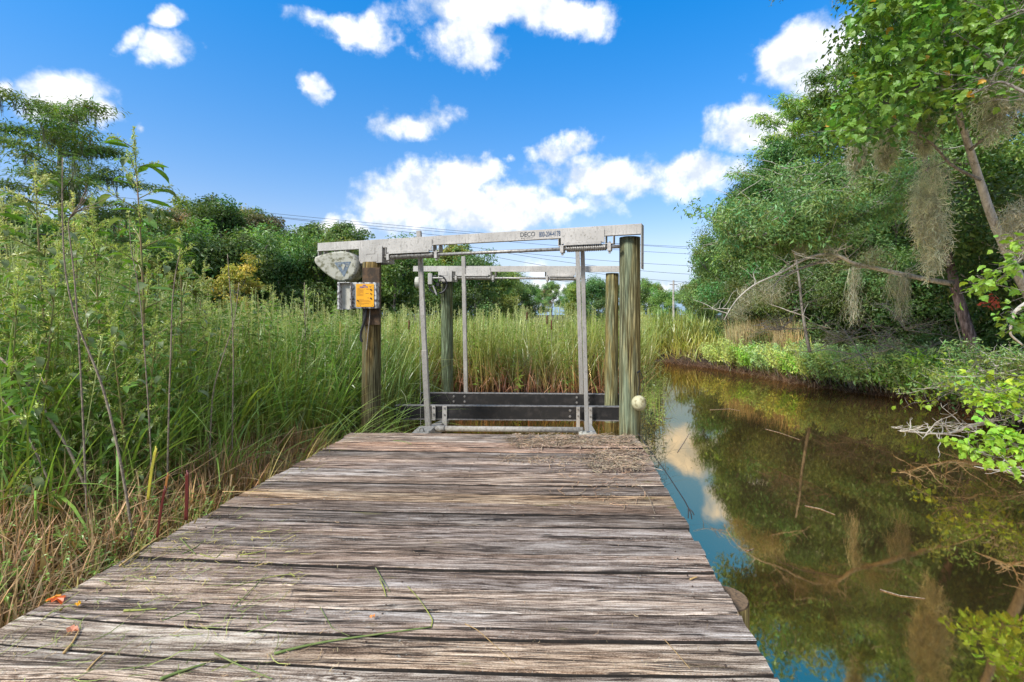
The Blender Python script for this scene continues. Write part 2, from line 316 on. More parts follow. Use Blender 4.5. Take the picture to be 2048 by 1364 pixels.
def wood_deck():
    g = G('weathered_planks'); o = g.tc('Object', (1, 1, 1), True)
    sp = g.n('ShaderNodeMapping'); sp.inputs['Scale'].default_value = (.55, 4.2, 1); g.l(o, sp.inputs[0]); warp = g.noise(sp.outputs[0], 1.2, 3, .5)
    wv = g.n('ShaderNodeVectorMath', operation='SCALE'); g.l(warp.outputs['Color'], wv.inputs[0]); wv.inputs['Scale'].default_value = .13
    ad = g.n('ShaderNodeVectorMath', operation='ADD'); g.l(o, ad.inputs[0]); g.l(wv.outputs[0], ad.inputs[1])
    def st(x, y, s_, d_, r_):
        m = g.n('ShaderNodeMapping'); m.inputs['Scale'].default_value = (x, y, 1); g.l(ad.outputs[0], m.inputs[0]); return g.noise(m.outputs[0], s_, d_, r_)
    fine = st(5.5, 110, 1, 6, .68); mid = st(1.6, 26, 1, 5, .6); crack = st(1.7, 36, 1, 4, .55); broad = st(.5, 3.5, 1, 3, .5); spk = g.noise(g.tc('Object', (1, 2.2, 1), True), 120, 4, .7)
    # knots: rings round scattered centres
    km = g.n('ShaderNodeMapping'); km.inputs['Scale'].default_value = (1.15, 4.6, 1); g.l(ad.outputs[0], km.inputs[0])
    vo = g.n('ShaderNodeTexVoronoi'); vo.inputs['Scale'].default_value = 1; g.l(km.outputs[0], vo.inputs['Vector'])
    ring = g.m_('SINE', g.m_('MULTIPLY', vo.outputs['Distance'], 95.0)); near = g.ramp(vo.outputs['Distance'], [(.0, 1.), (.06, .9), (.17, 0.)])
    f = g.m_('ADD', g.m_('ADD', g.m_('MULTIPLY', fine.outputs[0], .62), g.m_('MULTIPLY', mid.outputs[0], .42)), g.m_('MULTIPLY', g.m_('SUBTRACT', spk.outputs[0], .5), .36)); f = g.m_('SUBTRACT', f, .02)
    f = g.m_('ADD', f, g.m_('MULTIPLY', g.m_('MULTIPLY', ring, near), .09))
    base = g.ramp(f, [(.36, (.022, .015, .012)), (.43, (.12, .090, .070)), (.50, (.295, .248, .210)), (.56, (.45, .405, .36)), (.63, (.62, .58, .53))])
    # broad colour drift: brown heartwood, tan, grey
    base = g.mix(g.ramp(broad.outputs[0], [(.42, 0.), (.62, .6)]), base, g.mix(1., base, (1.18, .95, .74), 'MULTIPLY'))
    big = g.noise(g.tc('Object', (.9, 2.2, 1), True), 1.6, 5, .6); dirt = g.ramp(big.outputs[0], [(.50, 0.), (.66, .6)])
    base = g.mix(dirt, base, g.mix(1., base, (.46, .40, .35), 'MULTIPLY'))
    oi = g.n('ShaderNodeObjectInfo'); base = g.mix(1., base, g.ramp(oi.outputs['Random'], [(0., (.62, .59, .58)), (.35, (.95, .90, .90)), (.65, (1.05, 1.03, 1.03)), (1., (1.32, 1.25, 1.15))]), 'MULTIPLY')
    base = g.mix(1., base, oi.outputs['Color'], 'MULTIPLY')
    ck = g.ramp(crack.outputs[0], [(.0, 1.), (.345, 1.), (.37, 0.)]); base = g.mix(g.m_('MULTIPLY', ck, .9), base, (.012, .008, .007))
    lc = st(.34, 23, 1, 4, .55); lcm = g.ramp(g.m_('ABSOLUTE', g.m_('SUBTRACT', lc.outputs[0], .5)), [(.0, 1.), (.008, .9), (.018, 0.)]); lcm = g.m_('MULTIPLY', lcm, g.ramp(broad.outputs[0], [(.35, .2), (.55, 1.)])); base = g.mix(g.m_('MULTIPLY', lcm, .92), base, (.012, .008, .006))
    ck2 = g.ramp(st(5, 120, 1, 2, .5).outputs[0], [(.0, 1.), (.30, 1.), (.36, 0.)]); base = g.mix(g.m_('MULTIPLY', ck2, .7), base, (.03, .02, .018))
    al = g.noise(g.tc('Object', (1.5, 7, 1), True), 1.3, 5, .6); base = g.mix(g.ramp(al.outputs[0], [(.66, 0.), (.74, .55)]), base, (.17, .16, .03))
    li = g.noise(g.tc('Object', (1, 1, 1), True), 60, 3, .6); lm = g.ramp(g.m_('MULTIPLY', g.ramp(li.outputs[0], [(.62, 0.), (.68, 1.)]), g.ramp(big.outputs[0], [(.45, 1.), (.5, 0.)])), [(0, 0.), (1, .5)]); base = g.mix(lm, base, (.50, .50, .45))
    h = g.m_('SUBTRACT', g.m_('MULTIPLY', f, 1.2), g.m_('MULTIPLY', ck, .5)); h = g.m_('SUBTRACT', h, g.m_('MULTIPLY', ck2, .25)); h = g.m_('SUBTRACT', h, g.m_('MULTIPLY', lcm, .7))
    return g.fin(base, .88, normal=g.bump(h, .9, .012), spec=.25)
M_plank = wood_deck()
M_plankside = simple('plank_edge_grime_shade', (.012, .009, .007), .95, 0, (.028, .02, .014), 40)  # near-black sides: shade of the board gaps painted in, together with joint grime
def post_mat():
    g = G('treated_timber'); o = g.tc('Object', (1, 1, 1), True)
    def st(sx, sz, d, dist=0):
        m = g.n('ShaderNodeMapping'); m.inputs['Scale'].default_value = (sx, sx, sz); g.l(o, m.inputs[0]); return g.noise(m.outputs[0], 1, d, .6, dist)
    f = st(64, 2.6, 7); b = st(5, .5, 3); k = st(60, 1.8, 4)
    oi = g.n('ShaderNodeObjectInfo')
    c = g.ramp(f.outputs[0], [(.33, (.022, .018, .010)), (.45, (.070, .070, .042)), (.54, (.13, .14, .095)), (.66, (.27, .28, .21))])
    c = g.mix(g.ramp(b.outputs[0], [(.42, 0.), (.58, .8)]), c, g.mix(1., c, (1.35, .95, .52), 'MULTIPLY'))
    c = g.mix(g.ramp(st(9, .8, 4).outputs[0], [(.55, 0.), (.66, .45)]), c, (.15, .20, .165)); c = g.mix(1., c, oi.outputs['Color'], 'MULTIPLY')
    ck = g.ramp(k.outputs[0], [(.0, 1.), (.31, 1.), (.36, 0.)]); c = g.mix(g.m_('MULTIPLY', ck, .75), c, (.015, .012, .008))
    return g.fin(c, .85, normal=g.bump(g.m_('SUBTRACT', f.outputs[0], g.m_('MULTIPLY', ck, .5)), .8, .012), spec=.2)
M_post = post_mat()
def alu():
    g = G('weathered_aluminium'); o = g.tc('Object'); m = g.n('ShaderNodeMapping'); m.inputs['Scale'].default_value = (9, 9, 1.6); g.l(o, m.inputs[0])
    s_ = g.noise(m.outputs[0], 3.5, 6, .7); b = g.noise(o, 2.0, 5, .6); sp = g.noise(o, 42, 3, .6)
    c = g.ramp(b.outputs[0], [(.35, (.29, .272, .25)), (.65, (.43, .405, .375))]); stn = g.m_('MULTIPLY', g.ramp(s_.outputs[0], [(.52, 0.), (.70, 1.)]), g.ramp(b.outputs[0], [(.40, .20), (.6, 1.)]))
    c = g.mix(g.m_('MULTIPLY', stn, .72), c, (.085, .072, .062)); c = g.mix(g.ramp(sp.outputs[0], [(.58, 0.), (.66, .6)]), c, (.13, .12, .10))
    oi = g.n('ShaderNodeObjectInfo'); c = g.mix(1., c, oi.outputs['Color'], 'MULTIPLY')
    return g.fin(c, .62, metal=.25, normal=g.bump(sp.outputs[0], .15, .004))
M_alu = alu()
M_steel = simple('galvanised_steel', (.30, .29, .27), .5, .5, (.14, .12, .10), 30); M_pipe = simple('pale_pipe', (.28, .26, .23), .7, 0, (.17, .15, .13), 25)
M_black = simple('tarred_timber', (.005, .0045, .005), .8, 0, (.026, .022, .021), 9, .5, .72, .4); M_blacktop = simple('worn_timber_edge', (.17, .16, .155), .85, 0, (.06, .055, .05), 14)
M_lichen = simple('lichened_plastic', (.36, .35, .29), .85, 0, (.13, .125, .075), 15, .47, .60, .6)
M_box = simple('grimy_cream_plastic', (.42, .40, .34), .55, 0, (.30, .28, .23), 8, .45, .7); M_boxd = simple('stained_plastic', (.46, .45, .43), .8, 0, (.07, .055, .06), 26, .45, .58, .3)
M_yellow = simple('yellow_sign', (.72, .33, .003), .5, 0, (.62, .28, .003), 6); M_ink = simple('dark_print', (.05, .02, .03), .7); M_inkblue = simple('blue_print', (.03, .04, .25), .7); M_inkred = simple('brown_print', (.30, .09, .005), .7)
M_slate = simple('slate_blue_print', (.13, .17, .21), .7, 0, (.07, .09, .12), 30); M_rubber = simple('black_rubber', (.015, .015, .016), .6); M_float = simple('aged_cream_float', (.42, .39, .24), .65, 0, (.17, .14, .06), 12, .46, .62)
M_letter = simple('stencil_letters', (.035, .04, .045), .8, 0, (.12, .13, .14), 45); M_letterblue = simple('faded_blue_letters', (.03, .055, .11), .8, 0, (.10, .13, .17), 55)
M_boltm = simple('bolt_steel', (.20, .19, .18), .6, .4); M_brown = simple('stained_board', (.10, .055, .025), .85, 0, (.035, .022, .012), 12, .4, .6, .4); M_redstalk = simple('red_stalk', (.11, .014, .009), .5, 0, (.10, .012, .01), 25)
M_wire = simple('wire', (.02, .02, .022), .7); M_cut = simple('sawn_end', (.14, .09, .05), .95, 0, (.05, .033, .02), 60)
def water_mat():
    g = G('creek_water'); o = g.tc('Object'); mp = g.n('ShaderNodeMapping'); mp.inputs['Scale'].default_value = (1, .35, 1); g.l(o, mp.inputs[0])
    a = g.noise(mp.outputs[0], 1.6, 2, .5); b = g.noise(mp.outputs[0], 9, 3, .5)
    h = g.m_('ADD', a.outputs[0], g.m_('MULTIPLY', b.outputs[0], .10)); nrm = g.bump(h, .045, .05)
    df = g.n('ShaderNodeBsdfDiffuse'); murk = g.noise(o, .5, 4); g.l(g.ramp(murk.outputs[0], [(.35, (.034, .022, .011)), (.65, (.060, .040, .020))]), df.inputs[0])
    gl = g.n('ShaderNodeBsdfGlossy'); gl.inputs['Roughness'].default_value = .03; gl.inputs[0].default_value = (1.0, .74, .42, 1); g.l(nrm, gl.inputs['Normal'])
    fr = g.n('ShaderNodeFresnel'); fr.inputs['IOR'].default_value = 14.0; g.l(nrm, fr.inputs['Normal'])
    mx = g.n('ShaderNodeMixShader'); g.l(fr.outputs[0], mx.inputs[0]); g.l(df.outputs[0], mx.inputs[1]); g.l(gl.outputs[0], mx.inputs[2]); g.l(mx.outputs[0], g.out.inputs[0]); return g.m
M_water = water_mat()
def ground_mat():
    g = G('marsh_ground'); o = g.tc('Object'); a = g.noise(o, .9, 6, .6); b = g.noise(o, 14, 4)
    geo = g.n('ShaderNodeNewGeometry'); sx = g.n('ShaderNodeSeparateXYZ'); g.l(geo.outputs['Position'], sx.inputs[0])
    c = g.ramp(a.outputs[0], [(.35, (.020, .013, .009)), (.6, (.050, .033, .020)), (.75, (.055, .060, .022))]); c = g.mix(g.ramp(b.outputs[0], [(.5, 0.), (.7, .5)]), c, (.10, .07, .045))
    low_ = g.n('ShaderNodeMapRange'); g.l(sx.outputs[2], low_.inputs[0]); low_.inputs[1].default_value = -.55; low_.inputs[2].default_value = -.8; c = g.mix(low_.outputs[0], c, (.050, .022, .012))
    return g.fin(c, .9, normal=g.bump(b.outputs[0], .7, .05), spec=.3)
M_ground = ground_mat()
# ------------------------------------------------------------------ setting
def left_x(Y): return np.interp(Y, [-60, 11.9, 12.7, 15, 18, 22, 23.5], [-2.9, -2.9, 2.3, 3.1, 3.9, 4.7, 5.4])
def right_x(Y): return np.interp(Y, [-60, 4, 8, 12.6, 13.9, 15.3, 18.6, 22.4, 23.5], [9.5, 8.2, 8.9, 9.9, 8.8, 8.1, 7.5, 5.6, 5.3])
def hnoise(x, y, s, seed=0):
    r = np.random.RandomState(seed); z = 0
    for i in range(6):
        a = r.uniform(0, 2 * np.pi); f = s * (1.35 ** i) * r.uniform(.8, 1.2); z = z + np.sin((x * np.cos(a) + y * np.sin(a)) * f + r.uniform(0, 6.3)) / (i + 1.5)
    return z / 2
def gz(x, y):
    x = np.asarray(x, float); y = np.asarray(y, float)
    wob = .10 * hnoise(x, y, 2.6, 3)
    dl = left_x(y) - x; dr = x - right_x(y); d = np.maximum(dl, dr) + wob; d = np.where(y > 23.0, np.maximum(d, (y - 23) * .8), d)
    z = WATER - .55 + .64 * np.clip((d + .35) / .5, 0, 1)
    rightside = (dr > dl) & (y < 60)
    z = z + np.where(rightside, .38 * np.clip(d / 1.4, 0, 1) + .35 * np.clip((d - 1.4) / 12, 0, 1), .10 * np.clip(d / 2, 0, 1))
    return z + .05 * hnoise(x, y, 1.3, 5) * (d > 0) + .02 * hnoise(x, y, 7, 8)
def axis(lo, hi, step, far, n=34):
    g_ = np.geomspace(step, far, n); return np.concatenate([(lo - np.cumsum(g_))[::-1], np.arange(lo, hi, step), hi + np.cumsum(g_)])
gx = axis(-9, 14, .16, 160); gy = axis(-2, 26, .16, 200); XX, YY = np.meshgrid(gx, gy); ZZ = gz(XX, YY)
nx, ny = len(gx), len(gy); ii = (np.arange(ny - 1)[:, None] * nx + np.arange(nx - 1)[None, :]).ravel()
tag(mesh('ground', np.column_stack([XX.ravel(), YY.ravel(), ZZ.ravel()]), np.stack([ii, ii + 1, ii + nx + 1, ii + nx], 1), M_ground, smooth=True), kind='structure')
wxs = np.array([-14, 16.]); wys = np.array([-40, 24.5])
tag(mesh('water', [(-14, -40, WATER), (16, -40, WATER), (16, 24.5, WATER), (-14, 24.5, WATER)], np.array([[0, 1, 2, 3]]), M_water), kind='structure')
# ------------------------------------------------------------------ dock
YAW = -math.radians(1.87)
dock = empty('wooden_dock', (-.72, 6.04, 0), YAW); tag(dock, 'weathered grey plank dock running up to the boat lift', 'dock')
rg = np.random.RandomState(11)
def plank_mesh(i, bowk, half=1.78, w=.189, th=.038):
    w = w + rg.uniform(-.004, .003)
    nx_ = 90; ny_ = 7; xs = np.linspace(-1, 1, nx_) * half; ys = np.array([-1, -.93, -.5, 0, .5, .93, 1]) * w / 2
    X, Yl = np.meshgrid(xs, ys, indexing='ij'); X = X.copy(); Yl = Yl.copy()
    e = .0035 * hnoise(X * 0 + xs[:, None], X * 0, 9, i) + .002 * hnoise(X, X * 0, 40, i + 50); Yl += e * np.sign(Yl) * (np.abs(Yl) > w * .3)
    X += (rg.uniform(-.013, .013) + .009 * hnoise(Yl * 60, Yl * 0, 1, i)) * (np.abs(X) > half * .985)
    Z = -.0035 * (np.abs(Yl) > w * .48) + .0028 * hnoise(X, Yl * 14, 3.0, i + 7) + .0018 * hnoise(X, Yl * 40, 9, i + 9) + rg.uniform(-.003, .003) + Yl * rg.uniform(-.03, .03) + .004 * (Yl / w * 2) ** 2 * rg.choice([-1, .6])
    Z += .003 * X * rg.uniform(-1, 1)
    bow = bowk * np.clip((X - .6) / 2.4, -1, 1) ** 2; Yl = Yl + bow
    top = np.stack([X, Yl, Z], -1).reshape(-1, 3); bot = top.copy(); bot[:, 2] -= th
    n = nx_ * ny_; V = np.vstack([top, bot]); a = np.arange(nx_ - 1)[:, None] * ny_ + np.arange(ny_ - 1)[None, :]; a = a.ravel()
    Ft = np.stack([a, a + ny_, a + ny_ + 1, a + 1], 1); Fb = Ft[:, ::-1] + n
    s1 = np.arange(nx_ - 1) * ny_; side1 = np.stack([s1, s1 + n, s1 + ny_ + n, s1 + ny_], 1); s2 = s1 + ny_ - 1; side2 = np.stack([s2, s2 + ny_, s2 + ny_ + n, s2 + n], 1)
    e1 = np.arange(ny_ - 1); end1 = np.stack([e1, e1 + 1, e1 + 1 + n, e1 + n], 1); e2 = e1 + (nx_ - 1) * ny_; end2 = np.stack([e2, e2 + n, e2 + 1 + n, e2 + 1], 1)
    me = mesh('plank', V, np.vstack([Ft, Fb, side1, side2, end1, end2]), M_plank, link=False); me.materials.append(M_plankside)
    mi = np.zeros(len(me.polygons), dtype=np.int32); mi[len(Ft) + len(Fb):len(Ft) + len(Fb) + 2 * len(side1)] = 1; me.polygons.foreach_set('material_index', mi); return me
PITCH = .2
M_screw = simple('rusty_screw', (.05, .025, .015), .8, .3, (.12, .09, .07), 60); screw_me = MB().tube([(0, 0, -.004), (0, 0, .0015)], [.0045, .0045], 8).build('screw', M_screw, link=False)
cols = {10: (1.5, 1.32, 1.02), 2: (1.06, .90, .84), 3: (1.05, .90, .84), 11: (.82, .78, .74), 19: (1.12, 1.08, .98), 0: (.88, .86, .85), 6: (.86, .84, .84), 24: (1.1, 1.1, 1.1)}
for i in range(38):
    k = .005 + min(i, 26) * .0055
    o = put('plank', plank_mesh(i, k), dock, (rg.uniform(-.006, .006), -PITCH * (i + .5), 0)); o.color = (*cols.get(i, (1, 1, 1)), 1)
    if 3 < i < 24:
        for sx in (-1.60, 0.0, 1.60):
            for sy in (-.055, .055): bw = k * np.clip((sx - .6) / 2.4, -1, 1) ** 2; put('screw', screw_me, o, (sx + rg.uniform(-.012, .012), sy + bw + rg.uniform(-.012, .012), .0045))
    if i == 10: o['label'] = 'pale tan plank'
    if i in (2, 3): o['label'] = 'reddish brown plank'
for sx in (-1.60, 0.0, 1.60):
    put('joist', MB().box(-.02, .02, -7.6, -.03, -.235, -.046, bev=.004).build('joist', M_post, link=False), dock, (sx, 0, 0)).color = (.6, .5, .45, 1)
for (lx, ly) in ((1.51, -5.6), (-1.51, -5.6), (-1.51, -.35), (0, -5.6), (1.51, -.55)):
    k = MB().tube([(0, 0, -1.6), (0, 0, -.24)], .12, 20).build('piling', M_post, dock, True, (lx, ly, 0)); k.color = (.7, .6, .5, 1)
# round piling beside the right edge, sawn off just below the planks
pb = MB().tube([(0, 0, -1.5), (0, 0, -.8), (0, 0, -.09)], [.135, .13, .128], 28, False)
stub = pb.build('piling', M_post, dock, True); stub.location = (.98 + .72 + .105, -3.28, 0); stub.color = (1.9, 1.3, .7, 1); stub['label'] = 'round sawn-off piling'
tc_ = MB().tube([(0, 0, -.12), (0, 0, -.085)], [.128, .122], 28).build('end_grain', M_cut, stub)
# ------------------------------------------------------------------ boat lift
lift = empty('boat_lift', (-.6, 7.0, WATER)); tag(lift, 'old aluminium boat lift on four green timber posts at the dock end', 'boat lift')
def lput(o, parent=lift):
    """parent keeping the world position"""
    o.parent = parent; o.location = Vector(o.location) - Vector(parent.location) if parent.rotation_euler.z == 0 else o.location; return o
def post(x, y, z1, r, lean=(0, 0), color=(1, 1, 1), seed=0):
    n = 26; z = np.linspace(-1.7, z1, n); k = 40; th = np.arange(k) / k * 2 * np.pi; rr = np.random.RandomState(seed)
    R = r * (1 + .012 * hnoise(th[None, :] * 3 + 0 * z[:, None], z[:, None] * .6 + 0 * th[None, :], 1.0, seed) + .006 * np.sign(np.sin(th * 9 + seed))[None, :] * (hnoise(z[:, None] * .5, z[:, None] * 0, 2, seed + 3) > .1)) * (1.05 - .04 * (z[:, None] - z[0]) / (z1 - z[0]))
    X = R * np.cos(th) + lean[0] * (z[:, None]); Y = R * np.sin(th) + lean[1] * z[:, None]; Z = z[:, None] + 0 * X
    V = np.stack([X, Y, Z], -1).reshape(-1, 3); i = np.arange(n - 1)[:, None] * k; j = np.arange(k)[None, :]; j2 = (j + 1) % k
    Fq = np.stack([i + j, i + j2, i + k + j2, i + k + j], -1).reshape(-1, 4); V = np.vstack([V, (lean[0] * z1, lean[1] * z1, z1)]); jj = np.arange(k)
    F3 = np.stack([np.full(k, n * k), (n - 1) * k + jj, (n - 1) * k + (jj + 1) % k], 1)
    o = mesh('post', V, [F3, Fq], M_post, smooth=True); o.location = (x, y, 0); o.color = (*color, 1); lput(o); return o
post(1.045, 6.33, 2.50, .135, (0, 0), (1.12, 1.1, .92), 1)['label'] = 'thick front right post'
post(-2.78, 7.52, 2.30, .135, (.006, 0), (.80, .68, .50), 2)['label'] = 'dark brown left post carrying the control box'
post(1.30, 10.25, 2.36, .135, (.008, 0), (1.1, 1.1, .9), 3)
post(-2.42, 11.4, 2.32, .135, (-.006, 0), (.85, 1.0, .85), 4)
def text(s, size, mat, parent, loc, sx=1.0, name='lettering', ext=.0012, rot=(math.pi / 2, 0, 0), bold=0.0, shear=0):
    cu = bpy.data.curves.new(name, 'FONT'); cu.body = s; cu.size = size; cu.extrude = ext; cu.offset = bold; cu.shear = shear; cu.resolution_u = 3
    tmp = bpy.data.objects.new('tmp', cu); C.objects.link(tmp); bpy.context.view_layer.update()
    me = bpy.data.meshes.new_from_object(tmp.evaluated_get(bpy.context.evaluated_depsgraph_get())); bpy.data.objects.remove(tmp); bpy.data.curves.remove(cu)
    me.materials.clear(); me.materials.append(mat); o = bpy.data.objects.new(name, me); C.objects.link(o); o.parent = parent; o.location = loc; o.rotation_euler = rot; o.scale = (sx, 1, 1); return o
def screw_drum(x0, x1, r):
    n = int((x1 - x0) / .006); m = MB(); x = np.linspace(x0, x1, n); R = r + .0055 * np.where(np.arange(n) % 4 < 2, 1, -1) * (x < x0 + (x1 - x0) * 2)
    return m.tube(np.stack([x, 0 * x, 0 * x], 1), R, 14)
def head(L, R, bh, asm, front):
    d = R - L; ln = d.length; rz = math.atan2(d.y, d.x); ry = -math.asin(d.z / ln)
    b = MB(); b.box(0, ln, -.05, .05, -bh / 2, bh / 2, bev=.004)
    b.box(0, ln, -.056, -.0505, -bh / 2 - .004, -bh / 2 + .012)      # lower lip of the channel
    o = b.build('top_beam', M_alu); o.location = L; o.rotation_euler = (0, ry, rz); lput(o)
    pz = -bh / 2 - .145
    p = MB().tube([(asm[0][0] - .12, -.02, pz), (asm[-1][1] + .1, -.02, pz)], .024, 12).build('drive_pipe', M_steel, o, True)
    for (a, c) in asm:
        scr = screw_drum(a + .10, c - .08, .042); scr.build('cable_drum', M_steel, o, False, (0, -.02, pz))
        pl = MB(); pl.box(a + .02, c - .09, -.062, -.0535, -bh / 2 - .085, bh / 2 - .045, bev=.001)
        pl.box(a + .07, c - .13, -.085, -.0615, pz + .035, pz + .075, bev=.002); pl.box(a + .07, c - .13, -.0615, .03, pz + .066, pz + .075)
        for bx in np.linspace(a + .06, c - .15, 4): pl.tube([(bx, -.07, -bh / 2 - .072), (bx, -.0625, -bh / 2 - .072)], .009, 8)
        pl.build('mounting_plate', M_alu, o)
        for ex in (a + .03, c - .03):
            br = MB()
            br.box(ex - .055, ex - .047, -.05, .05, -bh / 2 - .10, -bh / 2 - .004); br.box(ex + .047, ex + .055, -.05, .05, -bh / 2 - .10, -bh / 2 - .004); br.box(ex - .055, ex + .055, -.05, .05, -bh / 2 - .108, -bh / 2 - .10)
            br.box(ex - .024, ex + .024, -.062, .022, pz - .055, -bh / 2 - .108, bev=.003); br.tube([(ex, -.03, pz - .075), (ex, -.03, -bh / 2 - .075)], .009, 8); br.tube([(ex, -.03, pz - .085), (ex, -.03, pz - .06)], .016, 6)
            br.tube([(ex, -.03, -bh / 2 - .098), (ex, -.03, -bh / 2 - .08)], .017, 6)
            br.build('bearing_bracket', M_alu, o)
    return o
Lf = Vector((-3.76, 7.90, 1.5 + 1.152 - .0635)); Rf = Vector((1.165, 6.10, 1.5 + 1.135 - .0635))
fb_ = head(Lf, Rf, .127, [(1.36, 2.27), (4.16, 4.86)], True); fb_['label'] = 'long front beam with stencilled phone number'
Lr = Vector((-3.2, 11.4, 1.5 + 1.126 - .06)); Rr = Vector((1.75, 10.0, 1.5 + .988 - .06))
rb_ = head(Lr, Rr, .122, [(1.08, 2.05), (3.25, 4.0)], False); rb_['label'] = 'rear beam'
# lettering on the front face of the front beam
text('DECO', .088, M_letter, fb_, (3.585, -.0505, -.022), .92, bold=.0012); text('BOAT LIFTS INC', .022, M_letter, fb_, (3.60, -.0505, -.050), 1.1)
text('800-204-4178', .098, M_letterblue, fb_, (3.865, -.0505, -.036), .55, bold=.0022)
# end angle plate on the right-hand post, saddle box on the left-hand post
m = MB(); m.box(5.235, 5.243, -.06, .12, -.50, .0635); 
for zz in (-.30, -.46): m.tube([(5.243, 0, zz), (5.262, 0, zz)], .012, 6)
m.build('angle_plate', M_alu, fb_)
def saddle(parent, s0, s1, bh, y0=-.075):
    m = MB(); z0 = -bh / 2 - .235; z1 = -bh / 2 + .02; m.box(s0, s1, y0, y0 + .012, z0, z1, bev=.002); m.box(s0, s0 + .01, y0 + .012, .22, z0, -bh / 2 - .003); m.box(s1 - .01, s1, y0 + .012, .22, z0, -bh / 2 - .003)
    m.box(s0 + .01, s1 - .01, .21, .22, z0, -bh / 2 - .003); w = s1 - s0
    m.box(s0 + .22 * w, s1 - .18 * w, y0 - .004, y0, z0 + .02, z0 + .13); m.box(s0 + .30 * w, s1 - .30 * w, y0 - .006, y0, z0 + .14, z1 - .02)
    return m.build('post_saddle', M_alu, parent)
saddle(fb_, .86, 1.30, .127); saddle(rb_, .67, 1.02, .122)
for s_ in (0, .12, .34, .46, .56, 1.34): MB().box(s_, s_ + .012, -.04, .04, -.15, -.0685).build('hanger_bracket', M_alu, fb_)
# motor cover: rounded kite outline, pulled in toward the front, set square to the beam
pts = [(632, 521), (634, 515), (644, 511), (660, 507), (676, 504), (690, 503), (702, 506), (712, 512), (719, 522), (721, 533), (719, 545), (713, 555), (704, 562), (694, 565), (684, 565), (672, 560), (660, 552), (648, 542), (639, 533), (634, 527)]
Yc = 7.55; out = [((px - CX) / F * Yc, EYE - (py - HY) / F * Yc) for px, py in pts]
cv = MB().prism(out[::-1], 0, 0, rings=[(Yc - .10, .86), (Yc - .085, .95), (Yc - .05, 1.0), (Yc + .17, 1.0), (Yc + .20, .93)])
cv = cv.build('motor_cover', M_lichen, None, True); cv.data.polygons.foreach_set('use_smooth', np.array([len(p.vertices) == 4 for p in cv.data.polygons])); lput(cv); cv['label'] = 'lichen-spotted cream motor cover with a blue triangle'
Yl = Yc - .103
def W3(px, py, Y): v_ = at(px, py, Y); return (v_.x, v_.z)
tri = [W3(668.5, 525, Yl), (W3(702, 523, Yl)), W3(688, 554, Yl)]
m = MB().prism(tri[::-1], Yl, Yl + .006); m.build('logo_triangle', M_slate, cv, loc=-Vector((0, 0, 0)))
cen = Vector(((tri[0][0] + tri[1][0] + tri[2][0]) / 3, Yl, (tri[0][1] + tri[1][1] + tri[2][1]) / 3))
dia = [(cen.x - .035, cen.z + .03), (cen.x, cen.z + .05), (cen.x + .035, cen.z + .03), (cen.x, cen.z - .055)]
MB().prism(dia[::-1] if False else dia, Yl - .003, Yl).build('logo_diamond', M_lichen, cv)
m = MB()
for k_, (dx, dz, w_) in enumerate(((-.085, .02, .045), (-.075, .002, .04), (.045, .02, .04), (.045, .002, .034), (-.08, .045, .05), (.04, .045, .05))): m.box(cen.x + dx, cen.x + dx + w_, Yl - .003, Yl, cen.z + dz, cen.z + dz + .006)
m.build('logo_stripes', M_lichen, cv)
# control box on the left post
Yb = 7.28
def rect(m, px0, px1, py0, py1, y0, y1, bev=0.):
    a = at(px0, py0, Yb); b = at(px1, py1, Yb); return m.box(a.x, b.x, y0, y1, b.z, a.z, bev=bev)
bd = rect(MB(), 720, 755, 534, 650, Yb + .09, Yb + .13, .003).build('backing_board', M_brown, None); lput(bd)
cb = rect(MB(), 706, 755, 565, 617, Yb - .04, Yb + .088, .006)
cb = cb.build('control_box', M_boxd, None); lput(cb); cb['label'] = 'open grey control box with a yellow instruction panel'
rect(MB(), 711.5, 749.5, 567.5, 614, Yb - .0445, Yb - .04, .0015).build('panel_rim', M_box, cb)
def rrect(px0, px1, py0, py1, r, Y):
    a = at(px0, py1, Y); b = at(px1, py0, Y); o_ = []
    for cx_, cz_, a0 in ((b.x - r, b.z - r, 0), (a.x + r, b.z - r, 90), (a.x + r, a.z + r, 180), (b.x - r, a.z + r, 270)):
        for q in (0, 30, 60, 90): t_ = math.radians(a0 + q); o_.append((cx_ + r * math.cos(t_), cz_ + r * math.sin(t_)))
    return o_
yp = MB().prism(rrect(712, 747.7, 567.8, 613.6, .012, Yb - .05), Yb - .0485, Yb - .0445).build('yellow_panel', M_yellow, cb)
def tp(s, px, py, size, mat, sx=1, bold=0): 
    a = at(px, py, Yb - .049); return text(s, size, mat, cb, (a.x, Yb - .0487, a.z), sx, name='print', ext=.0004, bold=bold)
tp('GEM', 725, 571.6, .022, M_inkblue, 1.15, .0012); tp('REMOTE', 719.5, 575.6, .030, M_inkblue, 1.05, .0014)
m = MB()
def bar(px0, px1, py, h=.5): rect(m, px0, px1, py - h / 2, py + h / 2, Yb - .0492, Yb - .0486)
for i_, (a_, b_) in enumerate(((717, 729), (717, 721.5), (717, 731.5), (717, 729), (717, 730), (717, 729.5), (717, 729), (717, 730), (717, 723), (717, 731), (717, 728), (717, 729), (717, 730))): bar(a_, b_, 577 + i_ * 1.25, .42)
for i_, (a_, b_) in enumerate(((719.5, 730.5), (719.5, 740), (719.5, 745), (719.5, 743), (719.5, 723), (719.5, 745.5), (719.5, 740), (721, 731))): bar(a_, b_, 599.4 + i_ * 1.35, .42)
m.build('print', M_inkred, cb); m = MB()
for (a_, b_, py) in ((735, 740, 578.6), (733.5, 740, 587.4), (737.2, 740, 596.1), (741, 745, 573.6)): bar(a_, b_, py, .7)
